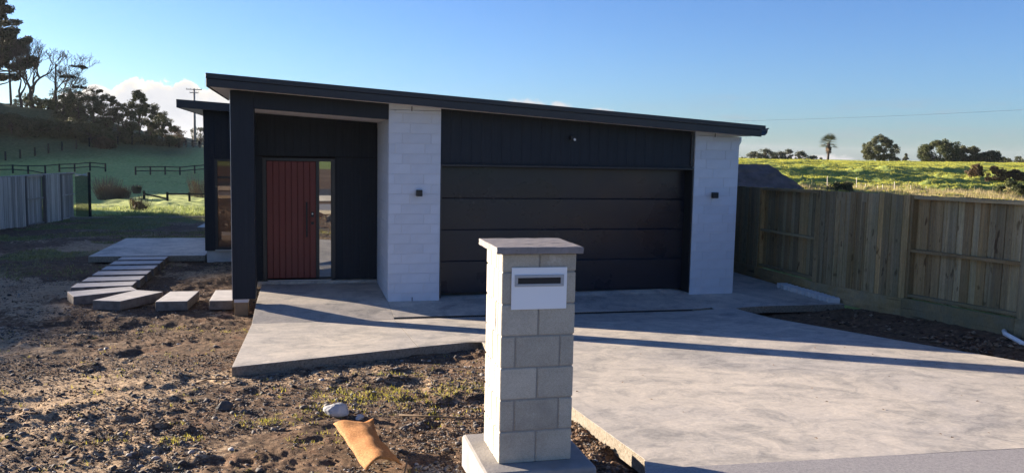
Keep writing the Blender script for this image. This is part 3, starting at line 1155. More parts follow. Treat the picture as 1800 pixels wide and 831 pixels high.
for x0, x1 in ((6.603, 6.655),):
    mb = MB()
    mb.box(x0, x1, 13.63, 13.68, 2.262, 2.875)
    part('corner_strip', mb, M_fascia, house)
# jambs
for x0, x1 in ((2.18, 2.20), (6.635, 6.655)):
    mb = MB()
    mb.box(x0, x1, 13.615, 14.0, 0.03, 2.20)
    part('jamb', mb, M_frame, house)

# garage door, four gently bowed panels
gd = MB()
gd.box(2.2, 6.635, 13.945, 13.96, 0.06, 2.235)
gdoor = part('garage_door', gd, M_dark, house)
PH = 0.5325
for k in range(4):
    z0 = 0.072 + k * PH
    mb = MB()
    nn = 10
    xa, xb = 2.203, 6.632
    vs = []
    for i in range(nn + 1):
        u = i / nn
        bow = 0.003 * (1 - (2 * u - 1) ** 2) ** 0.5 - (0.006 if i == nn else 0)
        zz = z0 + 0.002 + (0 if i == 0 else 1 if i == nn else 0.022 + (u - .1) / .8 * 0.956) * (PH - 0.004)
        vs += [(xa, 13.905 - bow, zz), (xb, 13.905 - bow, zz)]
    k0 = len(vs)
    vs += [(xa, 13.94, z0 + .003), (xb, 13.94, z0 + .003), (xa, 13.94, z0 + PH - .003), (xb, 13.94, z0 + PH - .003)]
    fs = [(2 * i, 2 * i + 1, 2 * i + 3, 2 * i + 2) for i in range(nn)]
    fs += [(k0, k0 + 1, 1, 0), (2 * nn, 2 * nn + 1, k0 + 3, k0 + 2)]
    mb.add(vs, fs)
    part('panel', mb, M_gdoor, gdoor, smooth=False)
mb = MB()
mb.box(2.205, 6.63, 13.90, 13.935, 0.055, 0.071)
part('bottom_seal', mb, M_black, gdoor)

# portico: post, pile, beam, ceiling
mb = MB()
mb.box(-1.07, -0.727, 13.6, 13.94, 0.085, 3.30, 0.004)
post = part('post', mb, M_clad, house)
mb = MB()
mb.box(-1.076, -1.071, 13.594, 13.62, 0.085, 3.28)
part('corner_strip', mb, M_silver, house)  # bright strip added to draw the sunlit rim of the post edge
mb = MB()
mb.box(-1.045, -0.842, 13.62, 13.82, -0.40, 0.03, 0.004)
part('timber_pile', mb, M_timber, house)
mb = MB()
mb.box(-1.05, -0.837, 13.612, 13.83, 0.032, 0.082)
part('pile_cap', mb, M_soffit, house)


def zbeam(x):
    return 3.035 + (x + 0.707) * -0.0527


mb = MB()
for (xa, xb, ya, yb) in ((-0.726, 1.328, 13.603, 13.74),):
    a, b_ = zbeam(xa), zbeam(xb)
    ta, tb = zroof(xa) + .02, zroof(xb) + .02
    mb.add([(xa, ya, a), (xb, ya, b_), (xa, yb, a), (xb, yb, b_), (xa, ya, ta), (xb, ya, tb), (xa, yb, ta), (xb, yb, tb)],
           [(0, 2, 3, 1), (4, 5, 7, 6), (0, 1, 5, 4), (2, 6, 7, 3), (0, 4, 6, 2), (1, 3, 7, 5)])
part('portico_beam', mb, M_clad, house)
mb = MB()
mb.box(-1.068, -0.93, 13.942, 15.7, 3.05, 3.30)
part('side_beam', mb, M_clad, house)
mb = MB()
sheared_box(mb, -0.928, 1.33, 13.742, 15.70, lambda x: zbeam(x) + 0.006, 0.02)
part('portico_ceiling', mb, M_soffit, house)

# porch wall: narrow boards round the door opening
Yw = 15.70
DX0, DX1, DZ0, DZ1 = -0.703, 0.572, 0.052, 2.266


def boards(x0, x1, z0, z1, wdt=0.15, nm='cladding_board', yy=Yw):
    nb_ = max(1, round((x1 - x0) / wdt))
    bw_ = (x1 - x0) / nb_
    for k_ in range(nb_):
        mb_ = MB()
        mb_.box(x0 + k_ * bw_ + .0006, x0 + (k_ + 1) * bw_ - .0006, yy, yy + .02, z0, z1, 0.0012)
        part(nm, mb_, M_clad, house)


mb = MB()
mb.box(-1.06, -0.92, 15.14, 15.69, 0.0, 3.20)
part('side_wall', mb, M_clad, house)
boards(-1.06, DX0, 0.06, 2.29)
boards(DX1, 1.325, 0.06, 2.29)
boards(-1.06, 1.325, 2.302, 3.08)
mb = MB()
mb.box(-1.06, 1.325, Yw + 0.022, Yw + 0.12, 0.062, 3.24)
# leave the doorway solid behind the door
part('wall', mb, M_dark, house)
mb = MB()
mb.box(-0.80, 1.328, 15.60, 15.82, -0.05, 0.048, 0.004)
part('door_step', mb, M_conc, house)

# front door
fd = MB()
fd.box(DX0, DX0 + 0.07, Yw - 0.03, Yw + 0.02, DZ0, DZ1, 0.003)
fd.box(0.495, DX1, Yw - 0.03, Yw + 0.02, DZ0, DZ1, 0.003)
fd.box(DX0 + 0.071, 0.494, Yw - 0.03, Yw + 0.02, 2.212, DZ1, 0.003)
fd.box(0.229, 0.286, Yw - 0.028, Yw + 0.02, 0.09, 2.211, 0.003)
fd.box(0.287, 0.494, Yw - 0.026, Yw + 0.02, 0.062, 0.110, 0.003)
fdoor = part('front_door', fd, M_frame, house)
nbd = 8
lw = (0.227 + 0.630) / nbd
dm = cbox(lw - 0.006, 0.03, 2.11, 0.004).mesh('door_board', M_red)
for k in range(nbd):
    piece('door_board', dm, (-0.630 + (k + .5) * lw, Yw - 0.002, 0.09 + 2.12 / 2), fdoor)
mb = MB()
mb.box(-0.63, 0.227, Yw + 0.008, Yw + 0.019, 0.09, 2.21)
part('door_backing', mb, mat('door_groove_shadow', (0.05, 0.012, 0.01), 0.8), fdoor)
mb = MB()
mb.box(0.049, 0.079, Yw - 0.085, Yw - 0.055, 0.845, 1.48, 0.004)
mb.box(0.055, 0.073, Yw - 0.056, Yw - 0.017, 0.93, 0.955)
mb.box(0.055, 0.073, Yw - 0.056, Yw - 0.017, 1.37, 1.395)
part('handle', mb, M_black, fdoor)
mb = MB()
mb.box(0.140, 0.190, Yw - 0.035, Yw - 0.018, 1.205, 1.30, 0.004)
part('keypad_lock', mb, M_black, fdoor)
mb = MB()
mb.tube([(0.165, Yw - 0.036, 1.265), (0.165, Yw - 0.046, 1.265)], 0.014, 12)
part('lock_cylinder', mb, M_silver, fdoor)
mb = MB()
mb.box(0.140, 0.190, Yw - 0.035, Yw - 0.018, 1.07, 1.12, 0.004)
part('deadbolt', mb, M_black, fdoor)
mb = MB()
mb.box(0.288, 0.493, Yw - 0.006, Yw + 0.004, 0.111, 2.211)
part('sidelight_pane', mb, M_glass, fdoor)
mb = MB()
mb.box(-0.62, 0.50, Yw - 0.06, Yw - 0.031, 0.049, 0.064, 0.003)
part('door_sill', mb, M_silver, fdoor)

# left wing set back behind the entrance
Yg = 19.8
WX0 = -2.13
boards(WX0, -1.90, 0.12, 3.24, 0.12, yy=Yg)
boards(-1.195, -1.06, 0.12, 3.24, 0.12, yy=Yg)
boards(-1.90, -1.195, 2.18, 3.24, 0.14, yy=Yg)
mb = MB()
mb.box(WX0 + .002, -1.0, Yg + .022, Yg + .1, 0.12, 3.26)
mb.box(WX0 + .001, WX0 + .08, Yg + .1, 28.0, 0.12, 3.26)
part('wall', mb, M_clad, house)
mb = MB()
mb.box(WX0 + .03, -1.0, Yg + .05, 28.0, -0.30, 0.115, 0.004)
part('foundation', mb, M_stone, house)
wf = MB()
wf.box(-1.90, -1.845, Yg - .035, Yg + .02, 0.15, 2.175, 0.003)
wf.box(-1.25, -1.197, Yg - .035, Yg + .02, 0.15, 2.175, 0.003)
wf.box(-1.844, -1.251, Yg - .035, Yg + .02, 2.12, 2.175, 0.003)
wf.box(-1.844, -1.251, Yg - .035, Yg + .02, 0.15, 0.205, 0.003)
wf.box(-1.844, -1.251, Yg - .033, Yg + .02, 1.735, 1.785, 0.003)
win = part('window', wf, M_frame, house)
for z0, z1 in ((0.206, 1.734), (1.786, 2.119)):
    mb = MB()
    mb.box(-1.843, -1.252, Yg - .010, Yg + .002, z0, z1)
    part('pane', mb, M_glass2, win)
mb = MB()
mb.box(-1.91, -1.19, Yg - .07, Yg + .0, 0.125, 0.146, 0.002)
part('sill', mb, M_silver, win)


def zroof2(x):
    return 3.262 + -0.05 * (x + 2.61)


mb = MB()
sheared_box(mb, -2.60, -1.10, 19.42, 28.5, lambda x: zroof2(x) + .005, 0.018)
part('soffit', mb, M_soffit, house)
mb = MB()
sheared_box(mb, -2.60, -1.05, 19.42, 28.6, lambda x: zroof2(x) + .025, 0.13)
part('roof', mb, M_fascia, house)
mb = MB()
sheared_box(mb, -2.615, -1.05, 19.395, 19.418, lambda x: zroof2(x) - .004, 0.175)
part('fascia_board', mb, M_fascia, house)
mb = MB()
sheared_box(mb, -2.625, -2.602, 19.42, 28.6, lambda x: zroof2(-2.61) - .004, 0.175)
part('fascia_board', mb, M_fascia, house)

# lights on the walls
for (x, z, lab) in ((1.819, 1.764, 'small black cube light on the white block pier beside the front entrance'),
                    (7.047, 1.765, 'small black cube light on the white block pier at the fence end of the garage')):
    t = thing('wall_light', lab, 'wall light', (x, 13.6, z), 'cube lights on the block piers')
    mb = MB()
    mb.box(x - .048, x + .048, 13.495, 13.585, z - .05, z + .05, 0.004)
    part('lamp_body', mb, M_black, t)
    mb = MB()
    mb.box(x - .035, x + .035, 13.586, 13.599, z - .035, z + .035)
    part('wall_plate', mb, M_black, t)
t = thing('sensor_light', 'small black sensor light with a pale lens on the cladding above the garage door', 'sensor light', (4.42, 13.66, 2.70))
mb = MB()
mb.box(4.365, 4.455, 13.56, 13.655, 2.675, 2.745, 0.006)
part('lamp_body', mb, M_black, t)
mb = MB()
mb.tube([(4.43, 13.565, 2.685), (4.43, 13.540, 2.675)], 0.02, 10)
part('lens', mb, M_lens, t)

# ------------------------------------------------------------------ letterbox pillar
MX0, MX1, MY0, MY1 = 1.165, 1.632, 4.90, 5.34
lb = thing('letterbox_pillar', 'cream concrete block letterbox pillar with a stone cap, standing in front of the driveway', 'letterbox', (1.4, 5.12, 0.45))
mb = MB()
mb.box(1.045, 1.757, 4.745, 5.50, 0.28, 0.533)
part('footing', mb, M_foot, lb, bevel=0.022)
mb = MB()
mb.box(MX0 + .007, MX1 - .007, MY0 + .007, MY1 - .007, 0.5, 1.84)
core = part('pillar_core', mb, M_joint, lb)
levels = [0.533, 0.735, 0.935, 1.135, 1.333, 1.530, 1.728, 1.842]
g = 0.004
for k, (z0, z1) in enumerate(zip(levels[:-1], levels[1:])):
    Wd, Dp = MX1 - MX0, MY1 - MY0
    odd = (k % 2 == 0)
    spans = []
    zc, h = (z0 + z1) / 2, z1 - z0 - 2 * g
    if k == 0:
        zc, h = (z0 + z1 - g) / 2, z1 - z0 - g
    T = 0.09
    if odd:   # two stretchers across the front, three pieces along the side
        fx = [0, .5, 1]
        sx = [0, .25, .78, 1]
    else:
        fx = [0, .195, .805, 1]
        sx = [0, .52, 1]
    for i, (a, b_) in enumerate(zip(fx[:-1], fx[1:])):
        for (ya, yb) in ((MY0, MY0 + T), (MY1 - T, MY1)):
            xa, xb = MX0 + a * Wd + (g if i else 0), MX0 + b_ * Wd - (g if b_ < 1 else 0)
            mb = cbox(xb - xa, yb - ya, h, 0.005)
            piece('block', mb.mesh('block', M_block), ((xa + xb) / 2 + random.uniform(-.0008, .0008), (ya + yb) / 2 + random.uniform(-.0008, .0008), zc), core)
    for i, (a, b_) in enumerate(zip(sx[:-1], sx[1:])):
        L = Dp - 2 * T
        ya, yb = MY0 + T + a * L + g * (1 if i else 0.6), MY0 + T + b_ * L - g * (1 if b_ < 1 else .6)
        for (xa, xb) in ((MX0, MX0 + T), (MX1 - T, MX1)):
            mb = cbox(xb - xa, yb - ya, h, 0.005)
            piece('block', mb.mesh('block', M_block), ((xa + xb) / 2 + random.uniform(-.0008, .0008), (ya + yb) / 2, zc), core)
mb = MB()
mb.box(1.119, 1.663, 4.85, 5.385, 1.843, 1.884)
bm = bmesh.new()
me = mb.mesh('cap', M_cap)
bm.from_mesh(me)
bmesh.ops.subdivide_edges(bm, edges=bm.edges[:], cuts=9, use_grid_fill=True)
for v in bm.verts:
    n1 = math.sin(v.co.x * 61 + v.co.y * 23) * math.sin(v.co.y * 47 - v.co.x * 19)
    v.co.z += 0.0016 * n1
    v.co.x += 0.0012 * math.sin(v.co.y * 71 + v.co.z * 200)
bm.to_mesh(me)
bm.free()
part('cap', me, M_cap, lb, bevel=0.004)
mb = MB()
mb.box(1.223, 1.573, 4.890, 4.898, 1.499, 1.756, 0.001)
plate = part('letter_plate', mb, M_plate, lb)
mb = MB()
mb.box(1.242, 1.552, 4.883, 4.8895, 1.694, 1.711, 0.001)
mb.box(1.242, 1.552, 4.883, 4.8895, 1.640, 1.656, 0.001)
mb.box(1.242, 1.261, 4.883, 4.8895, 1.6565, 1.6935, 0.001)
mb.box(1.532, 1.552, 4.883, 4.8895, 1.6565, 1.6935, 0.001)
part('slot_frame', mb, M_slotf, plate)
mb = MB()
mb.box(1.261, 1.532, 4.888, 4.8897, 1.6565, 1.6935)
part('letter_slot', mb, M_black, plate)


# ------------------------------------------------------------------ paling fences
def paling_fence(root, P0, u, bays, zb, ztop, side, mt, pw=0.142, plinth=0.22, near=0.05, seedk=1, recess=0.07, pmt=None):
    """bays: list of (s0, s1, 'front'|'back') along unit vector u from P0; side = unit normal towards the viewer"""
    rnd = random.Random(seedk)
    base = cbox(1, 1, 1, 0.0).mesh('paling', mt)
    yaw = math.atan2(u[1], u[0])
    pbase = cbox(1, 1, 1, 0.0).mesh('post', pmt) if pmt else base

    def put(nm, s, off, z0, z1, ws, th, tilt=0.0):
        x = P0[0] + u[0] * s + side[0] * off
        y = P0[1] + u[1] * s + side[1] * off
        return piece(nm, pbase if nm == 'post' else base, (x, y, (z0 + z1) / 2), root, (0, tilt, yaw), (ws, th, z1 - z0))
    for (s0, s1, kind) in bays:
        L = s1 - s0
        npal = max(1, round(L / pw))
        wd = L / npal
        for k in range(npal):
            s = s0 + (k + .5) * wd
            zt = ztop(s) + rnd.uniform(-.008, .006)
            z0 = zb(s) + (plinth + 0.01 if plinth else 0.02)
            if kind == 'front':
                lap = 0.012 * (k % 2)
                put('paling', s, near + 0.012 + lap, z0 - 0.02, zt, wd + (0.012 if k % 2 else -.004), 0.018 + rnd.uniform(-.002, .002), rnd.uniform(-.003, .003))
            else:
                lap = 0.012 * (k % 2)
                put('paling', s, -recess + lap, z0 - 0.02, zt, wd + (0.012 if k % 2 else -.004), 0.018 + rnd.uniform(-.002, .002), rnd.uniform(-.003, .003))
        # rails between the posts, seen from the side where the palings are behind
        sl = (ztop(s1) - ztop(s0)) / L
        sb = (zb(s1) - zb(s0)) / L
        for zz, ss, nm in ((ztop((s0 + s1) / 2) - 0.035, sl, 'rail'), ((ztop((s0 + s1) / 2) + zb((s0 + s1) / 2)) / 2 + 0.06, (sl + sb) / 2, 'rail'), (zb((s0 + s1) / 2) + plinth + 0.045, sb, 'rail')):
            o = piece(nm, base, (P0[0] + u[0] * (s0 + s1) / 2, P0[1] + u[1] * (s0 + s1) / 2, zz), root, (0, 0, 0), (L - 0.1, 0.085, 0.045))
            o.rotation_euler = Euler((0, -math.atan(ss), yaw), 'XYZ')
        put('post', s0, 0.0 if not pmt else 0.05, zb(s0) - 0.1, ztop(s0) - 0.005, 0.095, 0.095 if not pmt else 0.11)
        if plinth:
            o = piece('plinth_board', base, (P0[0] + u[0] * (s0 + s1) / 2 + side[0] * (near + 0.036), P0[1] + u[1] * (s0 + s1) / 2 + side[1] * (near + 0.036), zb((s0 + s1) / 2) + plinth / 2 - 0.03),
                      root, (0, 0, 0), (L - 0.004, 0.045, plinth + 0.06))
            o.rotation_euler = Euler((0, -math.atan(sb), yaw), 'XYZ')


fr = thing('paling_fence', 'tall brown timber paling fence with alternating front and back boards beside the driveway', 'fence', (9.05, 12, 0))
# along +Y from Y=0
ftop = lambda s: 1.827 + (16.285 - s) * 0.0180
fbot = lambda s: float(np.interp(s, [0, 8.83, 11.4, 13.0, 30], [0.40, 0.205, 0.085, 0.0, -0.03]))
bays = [(2.3, 4.5, 'back'), (4.5, 6.68, 'front'), (6.68, 8.87, 'front'), (8.87, 11.0, 'back'), (11.0, 13.4, 'front'), (13.4, 15.37, 'back'), (15.37, 17.6, 'front'), (17.6, 19.8, 'back'), (19.8, 22.0, 'front'), (22.0, 24.2, 'back')]
bays[2] = (6.68, 8.87, 'front')
paling_fence(fr, (9.06, 0), (0, 1), bays, fbot, ftop, (-1, 0), M_pale, 0.142, 0.23, 0.05, 3, 0.06)
# battens that lap the joints of the front bay
base_b = cbox(0.075, 0.02, 1, 0.002).mesh('batten', M_pale)
for s, hh in ((12.72, 1.50), (12.05, 1.48)):
    piece('batten', base_b, (9.06 - 0.05 - 0.04, s, fbot(s) + 0.22 + hh / 2), fr, (0, 0, R(90)), (1, 1, hh))

fl = thing('grey_paling_fence', 'weathered silver grey paling fence with framed bays at the far left edge of the lot', 'fence', (-9.6, 34, -0.5))
ux, uy = 0.93, 5.85
ln = math.hypot(ux, uy)
ux, uy = ux / ln, uy / ln
b2 = []
kinds = ['back', 'front', 'back', 'front']
s = -9.0
k = 0
edges = [-8.9, -7.4, -5.9, -4.4, -2.9, -1.45, 0.28, 1.76, 3.15, 4.55, 6.0]
edges = [-8.9, -7.2, -5.5, -3.8, -2.1, -0.3, 1.74, 3.2, 4.54, 5.93]
for k, (a, b_) in enumerate(zip(edges[:-1], edges[1:])):
    b2.append((a, b_, ['front', 'back'][(k + (len(edges) - 1)) % 2 and 1 or 0] if False else ('back' if (len(edges) - 2 - k) % 2 == 0 else 'front')))
paling_fence(fl, (-10.02, 31.9), (ux, uy), b2, lambda s_: -0.56 - 0.004 * s_, lambda s_: 1.25 + 0.0 * s_, (uy, -ux), M_grey, 0.16, 0.0, 0.05, 5, 0.05, mat('dark_weathered_post', (0.17, 0.14, 0.12), 0.9, 0.1, var=0.2))
# cap rail
mb = MB()
fe = Vector((-10.02 + ux * 5.93, 31.9 + uy * 5.93, 0))
fs_ = Vector((-10.02 - ux * 8.9, 31.9 - uy * 8.9, 0))
nrm = Vector((uy, -ux, 0)) * 0.08
mb.add([fs_ - nrm + Vector((0, 0, 1.25)), fe - nrm + Vector((0, 0, 1.25)), fe + nrm + Vector((0, 0, 1.25)), fs_ + nrm + Vector((0, 0, 1.25)),
        fs_ - nrm + Vector((0, 0, 1.28)), fe - nrm + Vector((0, 0, 1.28)), fe + nrm + Vector((0, 0, 1.28)), fs_ + nrm + Vector((0, 0, 1.28))],
       [(0, 3, 2, 1), (4, 5, 6, 7), (0, 1, 5, 4), (1, 2, 6, 5), (2, 3, 7, 6), (3, 0, 4, 7)])
part('cap_rail', mb, M_grey, fl)

# netting panel between the grey fence and a dark post
np_ = thing('netting_panel', 'dark green wire netting panel on a thin post at the end of the grey fence', 'fence panel', (-8.6, 37.3, -0.55))
A = Vector((fe.x + 0.05, fe.y, 0))
B = Vector((-8.42, 37.35, 0))
M_mesh = mat('green_windbreak_netting', (0.035, 0.055, 0.045), 0.8, 0.2)
mb = MB()
for k in range(27):
    u = k / 26
    p = A.lerp(B, u)
    mb.tube([(p.x, p.y, -0.5), (p.x, p.y, 1.15)], 0.0065, 3, False)
for k in range(42):
    z = -0.5 + k * 1.65 / 41
    mb.tube([(A.x, A.y, z), (B.x, B.y, z)], 0.0065, 3, False)
part('netting', mb, M_mesh, np_)
mb = MB()
mb.tube([(B.x, B.y, -0.75), (B.x, B.y, 1.30)], 0.055, 8)
part('post', mb, M_darkpost, np_)
mb = MB()
mb.tube([(A.x, A.y, 1.20), (B.x, B.y, 1.16)], 0.022, 6)
mb.tube([(A.x, A.y, 1.12), (A.x * .4 + B.x * .6, B.y, 1.2), (B.x, B.y, 1.27)], 0.014, 6)
part('top_rail', mb, M_slotf, np_)

# ------------------------------------------------------------------ stepping stones
SQ = [[(-3.86, 19.33), (-2.91, 19.36), (-2.91, 19.84), (-3.86, 19.82)],
      [(-3.86, 18.57), (-2.90, 18.62), (-2.90, 19.12), (-3.86, 19.08)],
      [(-3.86, 17.83), (-2.90, 17.88), (-2.90, 18.40), (-3.86, 18.34)],
      [(-3.86, 17.10), (-2.90, 17.14), (-2.90, 17.64), (-3.86, 17.60)],
      [(-3.86, 16.34), (-2.90, 16.42), (-2.90, 16.92), (-3.86, 16.84)],
      [(-3.87, 15.64), (-2.91, 15.78), (-2.92, 16.25), (-3.88, 16.10)],
      [(-3.60, 14.70), (-2.75, 15.28), (-2.92, 15.68), (-3.82, 15.22)],
      [(-3.23, 14.30), (-2.80, 14.16), (-2.29, 15.01), (-2.76, 15.26)],
      [(-2.27, 14.06), (-1.79, 14.05), (-1.72, 15.02), (-2.19, 15.04)],
      [(-1.46, 14.00), (-1.10, 13.98), (-1.09, 15.02), (-1.46, 15.05)]]
SLAB = ['rectangular stepping slab tucked against the front edge of the patio, first of the straight run',
        'rectangular stepping slab in the straight run, second out from the patio',
        'rectangular stepping slab in the straight run, third out from the patio',
        'rectangular stepping slab in the straight run, fourth out from the patio',
        'rectangular stepping slab in the straight run, fifth out from the patio',
        'rectangular stepping slab that ends the straight run, sixth out from the patio',
        'slanted stepping slab where the path starts to turn, still in shade',
        'diamond shaped sunlit stepping slab at the corner of the path',
        'sunlit squarish stepping slab standing alone between the corner slab and the last one',
        'sunlit stepping slab half hidden behind the dark portico post']
for q, lab in zip(SQ, SLAB):
    mb = MB()
    c = (sum(p[0] for p in q) / 4, sum(p[1] for p in q) / 4)
    zt = 0.0 + random.uniform(-.004, .004)
    lo = [(x, y, zt - 0.15) for x, y in q]
    hi = [(x, y, zt) for x, y in q]
    mb.add([(x - c[0], y - c[1], z) for x, y, z in lo + hi], [(0, 3, 2, 1), (4, 5, 6, 7), (0, 1, 5, 4), (1, 2, 6, 5), (2, 3, 7, 6), (3, 0, 4, 7)])
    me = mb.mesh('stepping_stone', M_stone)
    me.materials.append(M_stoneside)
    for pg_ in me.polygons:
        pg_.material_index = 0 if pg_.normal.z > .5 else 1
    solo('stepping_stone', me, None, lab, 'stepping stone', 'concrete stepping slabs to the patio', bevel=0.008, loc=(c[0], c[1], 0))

# ------------------------------------------------------------------ row of pale bricks by the fence
bk = cbox(0.20, 0.086, 0.085, 0.005).mesh('loose_brick', M_brick)
nbk = 15
for k in range(nbk):
    s = 12.48 + k * 0.113
    first, last = k == 0, k == nbk - 1
    lab = 'pale brick lying in the row on the concrete beside the timber fence'
    if first:
        lab = 'pale brick at the open garden end of the row beside the timber fence'
    if last:
        lab = 'pale brick at the house end of the row beside the timber fence'
    o = piece('loose_brick', bk, (8.80 + random.uniform(-.012, .012), s, 0.0445), None, (R(7), 0, R(random.uniform(-4, 4) - 14)))
    o['label'] = lab
    o['category'] = 'brick'
    o['group'] = 'loose bricks laid in a row by the fence'

# pvc pipe poking from the fence foot
mb = MB()
mb.tube([(8.93, 9.0, 0.245), (8.80, 8.85, 0.245), (8.55, 8.3, 0.24)], 0.03, 10)
mb2 = MB()
solo('drain_pipe', mb, M_pvc, 'white plastic pipe end lying at the foot of the timber fence', 'pipe', smooth=True)


# ------------------------------------------------------------------ fibre sheet
def sheet():
    P = {}
    nu, nv = 15, 26
    # corners on the ground: top left, top right, bottom right, bottom left
    TL, TR, BR, BL = [Vector(p) for p in ((0.215, 6.33, 0.36), (0.49, 6.20, 0.36), (0.605, 5.22, 0.42), (0.375, 5.18, 0.42))]
    vs = []
    for j in range(nv):
        v = j / (nv - 1)
        l = TL.lerp(BL, v)
        r_ = TR.lerp(BR, v)
        for i in range(nu):
            u = i / (nu - 1)
            p = l.lerp(r_, u)
            arch = 0.085 * math.sin(math.pi * min(1, u * 0.92 + 0.04)) ** 0.6 * (0.8 + 0.25 * v)
            rip = 0.006 * math.sin(9 * u + 5 * v) + 0.005 * math.sin(21 * v + 3 * u)
            p = p + Vector((0, 0, arch + rip))
            if u > 0.82 and v < 0.25:            # turned-up torn corner
                k_ = (u - 0.82) / 0.18 * (0.25 - v) / 0.25
                p += Vector((0.02 * k_, 0.05 * k_, 0.05 * k_))
            if i == nu - 1:
                p += Vector((random.uniform(-.010, .006), 0, 0))
            if j == 0:
                p += Vector((0, -0.05 * math.sin(math.pi * u) + random.uniform(-.003, .003), 0))
            vs.append(p)
    fs = [(j * nu + i, (j + 1) * nu + i, (j + 1) * nu + i + 1, j * nu + i + 1) for j in range(nv - 1) for i in range(nu - 1)]
    mb_ = MB()
    mb_.add(vs, fs)
    o = solo('fibre_mat', mb_, M_card, 'torn orange fibre sheet bowed up on the soil left of the letterbox', 'mat', smooth=True)
    md = o.modifiers.new('thick', 'SOLIDIFY')
    md.thickness = 0.007
    md.offset = 0


sheet()


def rock(nm, loc, size, lab, cat='rock', mt=M_rock, seedk=0, group=None):
    bm_ = bmesh.new()
    bmesh.ops.create_icosphere(bm_, subdivisions=3, radius=1)
    rnd = random.Random(seedk)
    ph = [rnd.uniform(0, 6) for _ in range(6)]
    for v in bm_.verts:
        p = v.co.copy()
        k_ = 1 + 0.16 * math.sin(2.1 * p.x + ph[0]) * math.sin(2.7 * p.y + ph[1]) + 0.12 * math.sin(3.9 * p.z + 2 * p.x + ph[2]) + 0.05 * math.sin(9 * p.x + ph[3]) * math.sin(8 * p.y + ph[4])
        v.co = Vector((p.x * size[0] * k_, p.y * size[1] * k_, max(p.z, -0.45) * size[2] * k_))
    me_ = bpy.data.meshes.new(nm)
    bm_.to_mesh(me_)
    bm_.free()
    me_.materials.append(mt)
    o = solo(nm, me_, None, lab, cat, group, loc=loc)
    o.rotation_euler = (0, 0, rnd.uniform(0, 6))
    return o


def gz(x, y):
    return float(zground(np.array([x]), np.array([y]))[0])


rock('pale_rock', (0.27, 7.12, gz(0.27, 7.12) + 0.045), (0.105, 0.075, 0.07), 'pale grey rock lying on the soil just beyond the orange sheet', seedk=3)
rock('small_pale_rock', (0.45, 6.98, gz(0.45, 6.98) + 0.018), (0.035, 0.028, 0.026), 'thumb sized pale stone beside the larger grey rock', seedk=5)
rock('dark_rock', (-0.67, 7.55, gz(-0.67, 7.55) + 0.03), (0.07, 0.05, 0.045), 'dark stone on the soil below the corner of the entry path', seedk=7, mt=mat('dark_rock_face', (0.09, 0.085, 0.08), 0.85, 0.2, var=0.3, vscale=8, bump=0.6, bscale=30))

# ------------------------------------------------------------------ scattered stones and clods
ICO = None


def ico():
    t_ = (1 + 5 ** .5) / 2
    V = np.array([(-1, t_, 0), (1, t_, 0), (-1, -t_, 0), (1, -t_, 0), (0, -1, t_), (0, 1, t_), (0, -1, -t_), (0, 1, -t_), (t_, 0, -1), (t_, 0, 1), (-t_, 0, -1), (-t_, 0, 1)], float)
    V /= np.linalg.norm(V[0])
    F = np.array([(0, 11, 5), (0, 5, 1), (0, 1, 7), (0, 7, 10), (0, 10, 11), (1, 5, 9), (5, 11, 4), (11, 10, 2), (10, 7, 6), (7, 1, 8), (3, 9, 4), (3, 4, 2), (3, 2, 6), (3, 6, 8), (3, 8, 9), (4, 9, 5), (2, 4, 11), (6, 2, 10), (8, 6, 7), (9, 8, 1)])
    return V, F


def octa():
    V = np.array([(1, 0, 0), (0, 1, 0), (-1, 0, 0), (0, -1, 0), (0, 0, 1), (0, 0, -.6)], float)
    F = np.array([(0, 1, 4), (1, 2, 4), (2, 3, 4), (3, 0, 4), (1, 0, 5), (2, 1, 5), (3, 2, 5), (0, 3, 5)])
    return V, F


def on_concrete(x, y):
    a = (x > 2.12) & (x < 7.95) & (y > 4.7) & (y < 12.7)
    b_ = (x > -0.76) & (x < 2.2) & (y > 8.94 + (x + 0.725) * 0.42)
    c = (x > 6.85) & (y > 12.3)
    d = (x > -4.56) & (x < -2.1) & (y > 19.8) & (y < 23.75)
    e = (x > 1.02) & (x < 1.78) & (y > 4.72) & (y < 5.52)
    f_ = (x > -2.1) & (y > 19.7)
    g_ = (y < 4.75)
    h_ = (x > -3.9) & (x < -2.88) & (y > 15.6) & (y < 19.85)
    return a | b_ | c | d | e | f_ | g_ | h_


